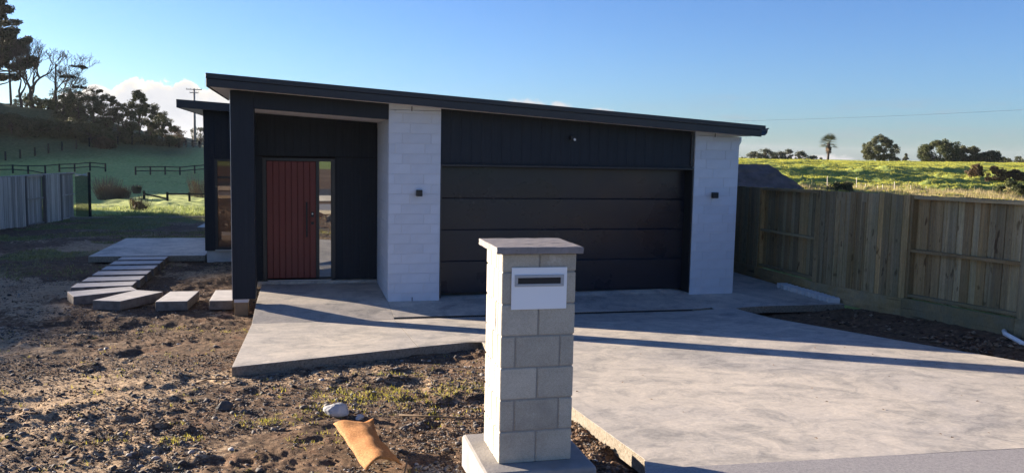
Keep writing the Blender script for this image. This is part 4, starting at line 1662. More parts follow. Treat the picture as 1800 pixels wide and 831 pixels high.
def scatter(n, s0, s1, x0, x1, y0, y1, dens, seedk, base, jig=0.42, flat=0.6, name='gravel', mt=M_gravel, power=2.2):
    rg = np.random.default_rng(seedk)
    x = rg.uniform(x0, x1, n * 6)
    # density falls off with distance like the picture does
    y = y0 + (y1 - y0) * rg.uniform(0, 1, n * 6) ** 1.7
    keep = ~on_concrete(x, y) & (rg.uniform(0, 1, n * 6) < dens(x, y)) & (x > -0.36 * y - 0.5)
    x, y = x[keep][:n], y[keep][:n]
    n = len(x)
    s_ = s0 + (s1 - s0) * rg.uniform(0, 1, n) ** power
    V, F = base
    k = len(V)
    P = V[None] * (1 + rg.uniform(-jig, jig, (n, k, 1)))
    P = P * (s_[:, None, None] * np.stack([rg.uniform(.7, 1.25, n), rg.uniform(.7, 1.25, n), rg.uniform(flat * .6, flat * 1.2, n)], -1)[:, None, :])
    a = rg.uniform(0, 6.28, n)
    ca, sa = np.cos(a)[:, None], np.sin(a)[:, None]
    X = P[..., 0] * ca - P[..., 1] * sa
    Y = P[..., 0] * sa + P[..., 1] * ca
    z = zground(x, y)
    out_ = np.stack([X + x[:, None], Y + y[:, None], P[..., 2] + (z + s_ * 0.25)[:, None]], -1).reshape(-1, 3)
    Fo = (F[None] + (np.arange(n) * k)[:, None, None]).reshape(-1, 3)
    o = bpy.data.objects.new(name, np_mesh(name, out_, Fo, mt))
    COL.objects.link(o)
    o['kind'] = 'stuff'
    return o


dg = lambda x, y: 0.14 + 0.9 * sstep(0.47, 0.58, fbm(x, y, 0.8, 4, 101)) + 0.8 * np.exp(-((y - (8.6 + x * 0.42)) / 0.5) ** 2) * (x > -1) + 0.7 * (x > 1.6)
dc = lambda x, y: 0.06 + 0.94 * sstep(0.50, 0.62, fbm(x, y, 0.9, 4, 111))
scatter(60000, 0.003, 0.014, -9, 2.2, 4.75, 22, dg, 1, octa(), name='gravel')
scatter(2600, 0.007, 0.032, -7, 2.2, 4.75, 16, dg, 2, ico(), name='loose_stones', power=3.4)
scatter(13000, 0.003, 0.020, -9, 2.2, 4.75, 22, dc, 3, octa(), name='earth_clods', mt=M_clod)
scatter(3500, 0.01, 0.05, 7.0, 8.9, 5, 12.3, dc, 4, octa(), name='earth_clods', mt=M_clod)
# pale mortar spill round the pillar footing
scatter(1500, 0.004, 0.017, 0.72, 1.06, 4.76, 5.5, lambda x, y: np.full_like(x, 0.9), 6, ico(), name='mortar_crumbs', mt=mat('mortar_crumb', (0.27, 0.235, 0.195), 0.95, 0.1, var=0.5, vscale=30))
scatter(1500, 0.005, 0.022, 1.74, 2.14, 4.76, 7.5, lambda x, y: np.full_like(x, 0.9), 7, ico(), name='earth_clods', mt=M_clod)


# ------------------------------------------------------------------ grass
def blades(name, x, y, h, wd, lean, per, mt, seedk, spread=0.5, zoff=0.0):
    """tufts of triangular blades at x, y"""
    rg = np.random.default_rng(seedk)
    n = len(x)
    x = np.repeat(x, per)
    y = np.repeat(y, per)
    hh = np.repeat(h, per) * rg.uniform(.5, 1.2, n * per)
    x = x + rg.normal(0, 1, n * per) * hh * spread
    y = y + rg.normal(0, 1, n * per) * hh * spread
    z = zground(x, y) + zoff
    a = rg.uniform(0, 6.28, n * per)
    l = rg.uniform(0.1, 1.0, n * per) * lean * hh
    la = rg.uniform(0, 6.28, n * per)
    w_ = wd * rg.uniform(.6, 1.3, n * per) * hh
    dx, dy = np.cos(a) * w_, np.sin(a) * w_
    b0 = np.stack([x - dx, y - dy, z - 0.02 * hh], -1)
    b1 = np.stack([x + dx, y + dy, z - 0.02 * hh], -1)
    tx, ty = x + np.cos(la) * l, y + np.sin(la) * l
    tp = np.stack([tx, ty, z + hh * np.sqrt(np.maximum(1 - lean * lean * 0.4, 0.03))], -1)
    V = np.stack([b0, b1, tp], 1).reshape(-1, 3)
    F = np.arange(len(V)).reshape(-1, 3)
    o = bpy.data.objects.new(name, np_mesh(name, V, F, mt))
    COL.objects.link(o)
    o['kind'] = 'stuff'
    return o


rg = np.random.default_rng(5)
# weeds on the soil: bunches where the photograph has them
cl = [(1.0, 7.7, .75, .22, 150), (0.55, 7.9, .5, .2, 90), (1.5, 7.9, .4, .25, 50), (0.15, 7.2, .25, .12, 40), (-0.25, 7.0, .2, .1, 30), (-0.95, 6.6, .16, .07, 34), (-1.55, 6.7, .25, .08, 12),
      (-2.35, 7.0, .16, .07, 22), (-3.0, 6.8, .2, .1, 10), (0.2, 6.35, .3, .15, 20), (-1.8, 12.6, .5, .25, 26), (-0.95, 12.4, .3, .2, 16), (1.1, 6.8, .4, .3, 14), (-2.1, 9.3, .3, .15, 9), (0.9, 8.7, .5, .12, 26)]
X_, Y_ = [], []
for cx, cy, sx, sy, n_ in cl:
    X_.append(rg.normal(cx, sx * .6, n_))
    Y_.append(rg.normal(cy, sy * .8, n_))
X_.append(rg.uniform(-4.5, 2.0, 260))
Y_.append(5.2 + 8 * rg.uniform(0, 1, 260) ** 1.3)
X_, Y_ = np.concatenate(X_), np.concatenate(Y_)
kp = ~on_concrete(X_, Y_)
blades('weeds', X_[kp], Y_[kp], rg.uniform(.012, .045, kp.sum()), 0.09, 0.9, 6, M_grassy, 3, 0.8)
# bits of straw and bark lying on the earth
n_ = 5200
X_ = rg.uniform(-5, 2.1, n_)
Y_ = 4.8 + 9 * rg.uniform(0, 1, n_) ** 1.6
kp = ~on_concrete(X_, Y_) & (fbm(X_, Y_, .9, 3, 401) > .47)
blades('straw_litter', X_[kp], Y_[kp], rg.uniform(.012, .04, kp.sum()), 0.10, 1.9, 2, M_grassd, 31, 0.8, 0.004)
# grass creeping into the back of the lot
n_ = 26000
X_ = rg.uniform(-12, -1.2, n_)
Y_ = rg.uniform(14, 38.5, n_)
gm = 0.9 * sstep(16, 24, Y_ + (-X_ - 4) * 0.9) * sstep(0.46, 0.60, fbm(X_, Y_ * 1.3, 0.5, 4, 91))
gm = np.maximum(gm, sstep(34, 37.5, Y_))
kp = (rg.uniform(0, 1, n_) < gm) & ~on_concrete(X_, Y_) & (X_ > -0.36 * Y_)
blades('lawn_grass', X_[kp], Y_[kp], rg.uniform(.03, .09, kp.sum()), 0.12, 0.9, 5, M_grasss, 4, 0.9)
# paddock, left
n_ = 6500
Y_ = 38 + 70 * rg.uniform(0, 1, n_) ** 1.5
X_ = rg.uniform(-0.34, -0.02, n_) * Y_
blades('meadow_grass', X_, Y_, (0.06 + 0.20 * sstep(.45, .7, fbm(X_, Y_, .12, 3, 7))) * rg.uniform(.6, 1.2, n_), 0.10, 0.9, 5, M_grasslift, 8, 0.8)
# paddock, right, thick tussocks
n_ = 52000
Y_ = 40 + 68 * rg.uniform(0, 1, n_) ** 0.9
X_ = rg.uniform(0.50, 1.10, n_) * Y_
blades('tussock_grass', X_, Y_, rg.uniform(.06, .17, n_), 0.16, 0.9, 6, M_grass, 9, 1.3)
n_ = 3500
Y_ = 42 + 12 * rg.uniform(0, 1, n_)
X_ = rg.uniform(0.50, 1.08, n_) * Y_
blades('dry_grass', X_, Y_, rg.uniform(.18, .45, n_), 0.03, 0.5, 9, M_grassd, 10, 0.4)

# a few dead leaves and crumbs on the driveway
leaf = MB()
leaf.add([(0, -.012, 0), (.010, 0, .004), (0, .016, .002), (-.010, 0, .005)], [(0, 1, 2, 3)])
M_leaf = mat('dead_leaf', (0.16, 0.08, 0.035), 0.8, 0.2)
lm = leaf.mesh('dead_leaf', M_leaf)
for k in range(34):
    x, y = random.uniform(2.3, 6.8), random.uniform(4.9, 9.5)
    o = piece('dead_leaf', lm, (x, y, float(zslab(x, y)) + 0.003), None, (0, 0, random.uniform(0, 6)), (random.uniform(.5, 1.2),) * 3)
    o['label'] = 'tiny dry brown leaf fallen on the sunlit driveway concrete'
    o['category'] = 'leaf'
    o['group'] = 'dry leaves scattered on the driveway'


# twigs
def twig(pts, r_, lab):
    mb_ = MB()
    mb_.tube([(x, y, gz(x, y) + dz) for x, y, dz in pts], [r_ * (1 - .5 * i / len(pts)) for i in range(len(pts))], 5)
    solo('twig', mb_, M_twig, lab, 'twig', smooth=True)


twig([(0.78, 6.95, .03), (1.05, 6.80, .04), (1.35, 6.62, .02), (1.55, 6.6, .02)], .009, 'dark dead twig on the soil pointing at the back of the letterbox')
twig([(-1.05, 8.85, .03), (-0.93, 8.72, .05), (-0.74, 8.70, .03)], .010, 'short pale stick on the soil by the left corner of the entry path')
twig([(0.63, 5.3, .02), (0.66, 5.42, .05), (0.68, 5.6, .06)], .006, 'upright grey twig just right of the orange sheet')


# ------------------------------------------------------------------ trees
def tree_mesh(seedk, height, spread, trunk_r, levels=4, split=3, upness=0.55, leaf_n=0, leaf_s=0.25, crown=(0, 0, 0.65, 0.5, 0.5, 0.4), bare=False, first=0.3, lean=0.0, ends_min=0, flatc=1.0, jitter=0.35, nseg=3, rk=0.52, rmin=0.0):
    rnd = random.Random(seedk)
    mb_ = MB()
    tips = []
    lf = (.68, .88) if bare else (.58, .82)

    def grow(p, d, L, r_, lv):
        pts = [p]
        q = p
        dd = d.copy()
        for i in range(nseg):
            dd = (dd + Vector((rnd.uniform(-1, 1), rnd.uniform(-1, 1), rnd.uniform(-.6, .8) * upness)) * jitter * 0.5).normalized()
            q = q + dd * (L / nseg)
            pts.append(q)
        rr = [max(rmin, r_ * (1 - 0.45 * i / nseg)) for i in range(nseg + 1)]
        mb_.tube(pts, rr, 6 if lv < 2 else (4 if lv < 3 else 3), False)
        if lv >= levels:
            tips.append((q, dd))
            return
        k_ = split + (1 if rnd.random() < .4 else 0)
        for j in range(k_):
            az_ = rnd.uniform(0, 6.283)
            out_ = Vector((math.cos(az_), math.sin(az_), 0))
            nd = (dd * (0.55 + 0.3 * rnd.random()) + out_ * spread * (0.5 + 0.7 * rnd.random()) + Vector((0, 0, upness * 0.35))).normalized()
            nd.z *= flatc
            nd.normalize()
            st_ = pts[-1] if j == 0 else pts[rnd.choice([nseg - 1, nseg, nseg])]
            grow(st_, nd, L * rnd.uniform(*lf), r_ * rk, lv + 1)
        if lv >= levels - 1:
            tips.append((q, dd))
    k_ = 1.0
    for _ in range(2):
        mb_.v, mb_.f = [], []
        tips.clear()
        rnd.seed(seedk)
        grow(Vector((0, 0, -0.3)), Vector((lean, 0, 1)).normalized(), height * first * k_, trunk_r, 0)
        k_ *= height / max(v[2] for v in mb_.v)
    return mb_, tips


def leaf_cloud(centres, radii, n, size, seedk, flat=1.0, up=0.3):
    """small leaf-sized faces spread through clumps"""
    rg_ = np.random.default_rng(seedk)
    C = np.array([tuple(c) for c in centres], float)
    Rr = np.array(radii, float)
    i = rg_.integers(0, len(C), n)
    d = rg_.normal(0, 1, (n, 3))
    d /= np.linalg.norm(d, axis=1)[:, None]
    rad = rg_.uniform(0, 1, n) ** 0.45
    P = C[i] + d * (rad * Rr[i])[:, None] * np.array([1, 1, flat])
    a = rg_.normal(0, 1, (n, 3))
    a /= np.linalg.norm(a, axis=1)[:, None]
    b_ = np.cross(a, rg_.normal(0, 1, (n, 3)))
    b_ /= np.linalg.norm(b_, axis=1)[:, None]
    s_ = size * rg_.uniform(.5, 1.4, n)[:, None]
    V = np.stack([P - a * s_, P + b_ * s_ * .5, P + a * s_, P - b_ * s_ * .5], 1).reshape(-1, 3)
    F = np.arange(len(V)).reshape(-1, 4)
    return V, F


def tree(name, label, px, py_base, Y, height, mt, seedk, spread=0.6, trunk_r=0.2, levels=4, leaf_n=3000, leaf_s=0.2, clump=0.9, flat=0.7, split=3, first=0.3, lean=0.0, upness=0.5,
         base_z=None, widen=1.0, group=None, cat='tree', flatc=1.0, tipfrac=1.0, jitter=0.35, nseg=3, tipmin=0.0, rk=0.52, rmin=0.0, bare=False):
    p = at(px, py_base, Y)
    z = gz(p.x, p.y) if base_z is None else base_z
    t_ = thing(name, label, cat, (p.x, p.y, z), group)
    mb_, tips = tree_mesh(seedk, height, spread, trunk_r, levels, split, upness, first=first, lean=lean, flatc=flatc, jitter=jitter, nseg=nseg, rk=rk, rmin=rmin, bare=bare)
    mb_.v = [(a * widen, b_ * widen, c_) for a, b_, c_ in mb_.v]
    o = bpy.data.objects.new('trunk', mb_.mesh('trunk', M_bark, True))
    COL.objects.link(o)
    o.parent = t_
    if leaf_n:
        rnd = random.Random(seedk + 9)
        tp = [q for q, d in tips if q.z > tipmin * height]
        if tipfrac < 1:
            tp = rnd.sample(tp, max(3, int(len(tp) * tipfrac)))
        tp = [Vector((q.x * widen, q.y * widen, q.z)) for q in tp]
        V, F = leaf_cloud(tp, [clump * rnd.uniform(.6, 1.3) for _ in tp], leaf_n, leaf_s, seedk, flat)
        o = bpy.data.objects.new('crown', np_mesh('crown', V, F, mt))
        COL.objects.link(o)
        o.parent = t_
    return t_


def dome_tree(name, label, px, py_base, Y, H, rx, mt, seedk, n=5000, ls=.18, zlow=.15, ncl=46, clump=.8, group=None, cat='tree', base_z=None, lop=0.35, stems=9, tr=.14, point=0.0, flat=.8):
    """crown of leaf clumps in an uneven dome carried by limbs that reach the clumps"""
    rnd = random.Random(seedk)
    p = at(px, py_base, Y)
    z = gz(p.x, p.y) if base_z is None else base_z
    t_ = thing(name, label, cat, (p.x, p.y, z), group)
    ph = [rnd.uniform(0, 6.28) for _ in range(4)]
    C = []
    for i_ in range(ncl):
        a = rnd.uniform(0, 6.283)
        v = rnd.uniform(0, 1)
        zz = zlow + (1 - zlow) * v
        prof = math.sqrt(max(0.0, 1 - max(0, (v - .35) / .65) ** 2)) * (.62 + .38 * min(1, v / .35))
        prof *= 1 - point * v
        k_ = 1 + lop * (math.sin(2 * a + ph[0] + 3 * v) * .5 + math.sin(3 * a + ph[1] - 2 * v) * .5)
        r_ = rx * prof * k_ * rnd.uniform(.35, 1.0) ** .6
        C.append(Vector((math.cos(a) * r_, math.sin(a) * r_ * .8, zz * H * (1 - .10 * rnd.random()))))
    mb_ = MB()
    mb_.tube([(0, 0, -.4), (0.02 * H, 0, H * zlow * .6), (0, 0.02 * H, H * .55)], [tr, tr * .8, tr * .4], 6)
    for c in rnd.sample(C, min(len(C), stems * 2)):
        s_ = Vector((0, 0, H * rnd.uniform(.08, .45)))
        mid = s_.lerp(c, .5) + Vector((rnd.uniform(-.1, .1) * H, 0, .05 * H))
        mb_.tube([s_, mid, c], [tr * .4, tr * .25, .02], 4, False)
    o_ = bpy.data.objects.new('trunk', mb_.mesh('trunk', M_bark, True))
    COL.objects.link(o_)
    o_.parent = t_
    V, F = leaf_cloud(C, [clump * rnd.uniform(.45, 1.25) for _ in C], n, ls, seedk, flat)
    o_ = bpy.data.objects.new('crown', np_mesh('crown', V, F, mt))
    COL.objects.link(o_)
    o_.parent = t_
    return t_


def pine(name, label, px, py_base, Y, H, rmax, seedk, n=15000, z0=.12, nb_=46, ls=.28, top=1.0):
    """ragged pine: tall trunk, boughs of uneven reach each carrying needle clumps"""
    rnd = random.Random(seedk)
    p = at(px, py_base, Y)
    z = gz(p.x, p.y)
    t_ = thing(name, label, 'pine tree', (p.x, p.y, z), 'pines on the hill')
    mb_ = MB()
    lean = rnd.uniform(-.02, .02)
    mb_.tube([(0, 0, -.5), (lean * H * .5, 0, H * .5), (lean * H, 0, H)], [H * .018, H * .012, .05], 7)
    C, Rr = [], []
    for k_ in range(nb_):
        v = z0 + (1 - z0) * (k_ + rnd.random()) / nb_
        a = rnd.uniform(0, 6.283)
        reach = rmax * (1.05 - v) ** .65 * rnd.uniform(.55, 1.15)
        s_ = Vector((lean * H * v, 0, v * H))
        e_ = s_ + Vector((math.cos(a) * reach, math.sin(a) * reach, reach * rnd.uniform(-.05, .4)))
        mid = s_.lerp(e_, .5) + Vector((0, 0, -.06 * reach))
        mb_.tube([s_, mid, e_], [.12 * (1.2 - v), .08 * (1.2 - v), .025], 4, False)
        for q in range(5):
            u = rnd.uniform(.45, 1.05)
            C.append(s_.lerp(e_, u) + Vector((rnd.uniform(-.5, .5), rnd.uniform(-.5, .5), rnd.uniform(0, .4))))
            Rr.append(rnd.uniform(.5, 1.0))
    o_ = bpy.data.objects.new('trunk', mb_.mesh('trunk', M_bark, True))
    COL.objects.link(o_)
    o_.parent = t_
    V, F = leaf_cloud(C, Rr, n, ls, seedk, .75)
    o_ = bpy.data.objects.new('crown', np_mesh('crown', V, F, M_pine))
    COL.objects.link(o_)
    o_.parent = t_


# hill top, far left: pine out of the top of the frame
pine('pine_tree', 'tall dark ragged pine at the left edge of the photo, its top out of frame', -10, 190, 152, 23, 7.0, 3, 42000, .10, 80, .22)
pine('pine_tree', 'lower dark pine with layered boughs at the foot of the tall pine on the hill', 20, 190, 150, 11.5, 7.0, 14, 18000, .42, 28, .20)
bt = dict(levels=7, leaf_n=0, split=2, jitter=.62, rk=.66, rmin=.022, bare=True)
tree('bare_tree', 'broad leafless tree with a fine twig crown on the hill, left of the dead pole', 58, 190, 149, 10.8, M_pine, 21, 0.62, .36, first=.13, lean=.05, upness=.5, **bt)
tree('bare_tree', 'thin leafless tree standing close behind the dead pole on the hill', 84, 192, 149, 9.0, M_pine, 24, 0.62, .22, first=.14, lean=.12, upness=.5, **bt)
tree('bare_tree', 'leafless tree between the lower pine and the broad leafless tree', 38, 190, 148, 9.6, M_pine, 29, 0.55, .26, first=.15, lean=-.03, upness=.5, **bt)
tree('bare_tree', 'fine leafless tree leaning right, between the dead pole and the flat green pads', 108, 198, 148, 6.6, M_pine, 33, 0.7, .16, first=.13, lean=.3, upness=.35, **bt)
tree('bare_tree', 'low leafless scrub tree on the hill shoulder under the small flat pad', 138, 208, 147, 5.0, M_pine, 35, 0.75, .13, first=.13, lean=.15, upness=.35, **bt)
mb = MB()
p = at(100, 192, 148)
mb.tube([(p.x, p.y, gz(p.x, p.y) - .5), (p.x - .1, p.y, gz(p.x, p.y) + 3), (p.x + .05, p.y, gz(p.x, p.y) + 7.4)], [.22, .18, .12], 6)
solo('dead_pole', mb, M_bark, 'straight bare trunk standing like a pole among the leafless trees', 'dead tree')


def umbrella(px, py, lab, pads, seedk, Y=147.0):
    """wind-shaped tree: forking slanted limbs carrying flat dark pads at the tips"""
    rnd = random.Random(seedk)
    b0 = at(px, py, Y)
    z = gz(b0.x, b0.y)
    t_ = thing('windswept_tree', lab, 'tree', (b0.x, b0.y, z), 'windswept trees on the hill')
    mb_ = MB()
    C, Rr = [], []
    fork = Vector((0.25, 0, 1.1))
    mb_.tube([(0, 0, -.4), (.08, 0, .5), fork], [.17, .14, .12], 6, False)
    for (qx, qy, w_) in pads:
        q = at(qx, qy, Y)
        tip = Vector((q.x - b0.x, rnd.uniform(-.6, .6), q.z - z))
        d = tip - fork
        pts = [fork]
        for k_ in range(1, 6):
            u = k_ / 6
            pts.append(fork + d * u + Vector((rnd.uniform(-.18, .18) - .25 * math.sin(math.pi * u), rnd.uniform(-.2, .2), .25 * math.sin(math.pi * u) + rnd.uniform(-.1, .1))))
        pts.append(tip)
        mb_.tube(pts, [.075, .07, .06, .05, .042, .035, .03], 4, False)
        for k_ in range(26):
            s_ = pts[rnd.randint(1, 5)].lerp(pts[rnd.randint(2, 6)], rnd.random())
            e_ = s_ + Vector((rnd.uniform(-.9, 1.3), rnd.uniform(-.8, .8), rnd.uniform(-.1, .9)))
            mb_.tube([s_, (s_ + e_) / 2 + Vector((0, 0, -.12)), e_], [.026, .022, .018], 3, False)
        hw = w_ / FPX * 142 / 2
        for k_ in range(12):
            C.append(tip + Vector((rnd.uniform(-1, 1) * hw * .9, rnd.uniform(-.6, .6), rnd.uniform(-.12, .12))))
            Rr.append(hw * .38)
    o = bpy.data.objects.new('trunk', mb_.mesh('trunk', M_bark, True))
    COL.objects.link(o)
    o.parent = t_
    V, F = leaf_cloud(C, Rr, 420 * len(pads), .15, seedk, .45)
    o = bpy.data.objects.new('crown', np_mesh('crown', V, F, M_pine))
    COL.objects.link(o)
    o.parent = t_


umbrella(112, 200, 'windswept tree carrying several small flat pads of foliage, right of the dead pole', [(138, 117, 22), (119, 135, 24), (141, 154, 18), (148, 120, 9)], 5)
umbrella(150, 212, 'windswept tree with one small flat pad of foliage leaning over the hill shoulder', [(169, 160, 15)], 6)

hb = [(112, 206, 131, 3.6, 2.4, M_olive, 'scrubby open tree below the dead pole on the hill shoulder', 2600, .0),
      (138, 214, 130, 4.0, 2.3, M_olive, 'sparse rounded tree under the windswept tree on the hill shoulder', 2800, .0),
      (165, 226, 128, 4.3, 2.2, M_bush, 'dark open crowned tree first in the row running down the hill', 4200, .2),
      (192, 240, 127, 5.0, 2.4, M_bush, 'broad dark tree left of the dip in the row running down the hill', 6500, .25),
      (215, 250, 127, 4.4, 2.3, M_bush, 'low dark tree in the dip of the row running down the hill', 5200, .2),
      (245, 254, 128, 6.0, 2.5, M_olive, 'tallest pointed tree in the row running down the hill, below the big cloud', 5600, .55),
      (264, 258, 129, 4.6, 2.3, M_bush, 'dark tree just right of the tallest one in the hill row', 5200, .3),
      (285, 261, 131, 3.7, 2.0, M_bush, 'dark rounded tree next to last in the hill row', 4600, .3),
      (307, 262, 134, 2.3, 1.5, M_brownleaf, 'small brown tinged tree ending the hill row beside the paddock rails', 2200, .2),
      (132, 244, 127, 3.4, 2.8, M_bush, 'low dark shrub on the slope below the scrubby tree', 5000, .0),
      (160, 252, 126, 3.6, 2.8, M_bush, 'dark shrub on the slope below the first tree of the row', 5200, .0),
      (98, 236, 126, 3.4, 3.0, M_bush, 'dark shrub halfway down the shaded slope', 5000, .0),
      (62, 240, 125, 3.0, 3.2, M_bush, 'wide dark shrub low on the shaded slope', 5000, .0),
      (20, 238, 125, 3.6, 3.2, M_bush, 'dark shrub low on the shaded slope near the photo edge', 5000, .0),
      (183, 266, 124, 1.9, 1.3, M_brownleaf, 'small brown shrub at the foot of the slope behind the wooden posts', 1600, .0)]
for k, (px, py, Y, h, rx, mt_, lab, n_l, pt) in enumerate(hb):
    dome_tree('hill_tree', lab, px, py - (6 if k < 9 else 0), Y + (13 if k < 9 else 11), h * (1.4 if k < 9 else 0.8), rx * (1.3 if k < 9 else 1.0), mt_, 40 + k, int(n_l * 1.9), .11, .0, 64, .56, 'dark trees along the hill', point=pt, lop=.5)
dome_tree('distant_tree', 'faint distant tree behind the foot of the power pole', 353, 262, 210, 4.2, 2.4, M_greyleaf, 77, 1500, .2, .3, 26, .7)

for k, (px, h, rx, lab) in enumerate(((48, 2.0, 2.4, 'low scrub under the leafless trees on the hill crest, nearest the lower pine'), (78, 1.7, 2.2, 'low scrub on the hill crest left of the dead pole'),
                                       (106, 2.4, 2.3, 'low scrub on the hill crest just right of the dead pole'), (128, 2.6, 2.4, 'low scrub on the hill crest under the small flat pad'))):
    dome_tree('crest_scrub', lab, px, 196, 150, h, rx, M_olive, 240 + k, 2600, .12, .0, 44, .5, 'scrub along the hill crest', 'shrub', lop=.5)

# right-hand skyline
for k, (px, h, lab) in enumerate(((1325, 2.0, 'first grey green shrub on the skyline next to the roof corner'), (1346, 2.5, 'grey green shrub second from the roof corner on the skyline'),
                                  (1367, 2.1, 'grey green shrub above the top of the earth bank on the skyline'), (1386, 2.5, 'grey green shrub at the middle of the skyline clump'),
                                  (1407, 2.2, 'grey green shrub ending the skyline clump before the palm'), (1430, 1.4, 'low lone shrub between the skyline clump and the palm'))):
    dome_tree('skyline_shrub', lab, px, 285, 150, h + .4, 2.4, M_greyleaf, 90 + k, 4200, .12, .0, 56, .46, 'grey green shrubs on the skyline', 'shrub', base_z=1.1, lop=.5, point=.35)
dome_tree('spreading_tree', 'dark domed tree with a gappy crown, nearest the palm on the skyline', 1544, 284, 150, 5.8, 3.7, M_bush, 112, 17000, .14, .20, 90, .72, base_z=1.3, lop=.3, tr=.22)
dome_tree('small_pine', 'small pointed pine on the skyline between the two dark crowns', 1592, 285, 150, 2.5, .8, M_pine, 113, 1500, .14, .05, 24, .35, base_z=1.3, point=.7)
dome_tree('low_shrub', 'very low dark shrub on the skyline right beside the small pine', 1575, 285, 150, 1.5, 1.1, M_bush, 114, 1200, .14, .05, 20, .4, None, 'shrub', base_z=1.3)
dome_tree('broad_tree', 'large broad olive tree rising highest on the right skyline', 1652, 287, 140, 5.1, 5.0, M_olive, 116, 30000, .13, .04, 130, .85, base_z=1.2, lop=.3)
dome_tree('broad_tree', 'dark tree next to the large olive tree, second in the right skyline clump', 1700, 289, 141, 4.1, 3.2, M_bush, 121, 15000, .16, .04, 80, .8, base_z=1.2, lop=.35)
dome_tree('broad_tree', 'dark low tree tapering down at the right of the skyline clump', 1738, 290, 140, 3.3, 3.1, M_bush, 124, 12000, .16, .04, 80, .75, base_z=1.1, lop=.35)
dome_tree('grey_shrub', 'pale spiky shrub on the skyline at the right edge of the photo', 1790, 291, 120, 1.7, 1.4, M_greyleaf, 122, 1600, .12, .05, 24, .4, None, 'shrub', base_z=1.6, lop=.5)
dome_tree('low_shrub', 'low dark shrub on the skyline beside the pale spiky shrub', 1768, 291, 122, 1.5, 1.2, M_bush, 123, 1600, .13, .05, 24, .4, None, 'shrub', base_z=1.5)
for k, (px, py, Y, h, rx, mt_, lab) in enumerate(((1716, 316, 68, 1.25, .75, M_brownleaf, 'russet shrub on the sunny slope, leftmost of the clump'),
                                                   (1748, 322, 64, 1.45, .95, M_brownleaf, 'large russet shrub in the middle of the clump on the sunny slope'),
                                                   (1784, 322, 63, 1.35, .85, M_brownleaf, 'russet shrub on the sunny slope nearest the photo edge'),
                                                   (1778, 346, 50, 1.1, 1.0, M_olive, 'leafy green bush just above the timber fence at the right edge'),
                                                   (1482, 336, 50, .75, .75, M_bush, 'dark green rounded bush peeping over the middle of the timber fence'))):
    p_ = at(px, py, Y)
    dome_tree('slope_shrub', lab, px, py, Y, h, rx, mt_, 130 + k, 4200, .07, .03, 34, .28, 'shrubs on the sunny slope', 'shrub', lop=.4, base_z=max(gz(p_.x, p_.y) - .1, p_.z - .15), tr=.05)

# palm
pp = at(1455, 283, 150)
pz = 2.0
palm = thing('palm_tree', 'single fan palm with a ragged skirt standing on the skyline', 'palm tree', (pp.x, pp.y, pz))
mb = MB()
mb.tube([(0, 0, -.5), (0.05, 0, 1.2), (0.0, 0, 2.4), (0.05, 0, 3.4)], [.24, .22, .26, .34], 8)
o = bpy.data.objects.new('trunk', mb.mesh('trunk', M_bark, True))
COL.objects.link(o)
o.parent = palm
rnd = random.Random(4)
for part_nm, cnt, mt_, e0, e1, Lf in (('frond', 46, M_palm, -30, 88, 2.05), ('dry_frond', 30, M_deadpalm, -82, -50, 0.95)):
    for k in range(cnt):
        mb = MB()
        a = rnd.uniform(0, 6.283)
        e = R(rnd.uniform(e0, e1))
        d = Vector((math.cos(a) * math.cos(e), math.sin(a) * math.cos(e), math.sin(e)))
        s0 = Vector((0.05, 0, 3.4 if part_nm == 'frond' else rnd.uniform(2.3, 3.3)))
        c = s0 + d * Lf * .55
        mb.tube([s0, c], [.03, .015], 3, False)
        sd = d.cross(Vector((0, 0, 1)))
        sd = sd.normalized() if sd.length > .05 else Vector((1, 0, 0))
        for j in range(9):
            q = R(-75 + 150 * j / 8)
            tip = c + (d * math.cos(q) + sd * math.sin(q)) * Lf * .62 + Vector((0, 0, -.12 * abs(math.sin(q)) - .05))
            nn = sd * math.cos(q) - d * math.sin(q)
            mb.add([c - nn * .02, c + nn * .02, (c + tip) / 2 + nn * .05, tip, (c + tip) / 2 - nn * .05], [(0, 1, 2, 3, 4)])
        o = bpy.data.objects.new(part_nm, mb.mesh(part_nm, mt_))
        COL.objects.link(o)
        o.parent = palm

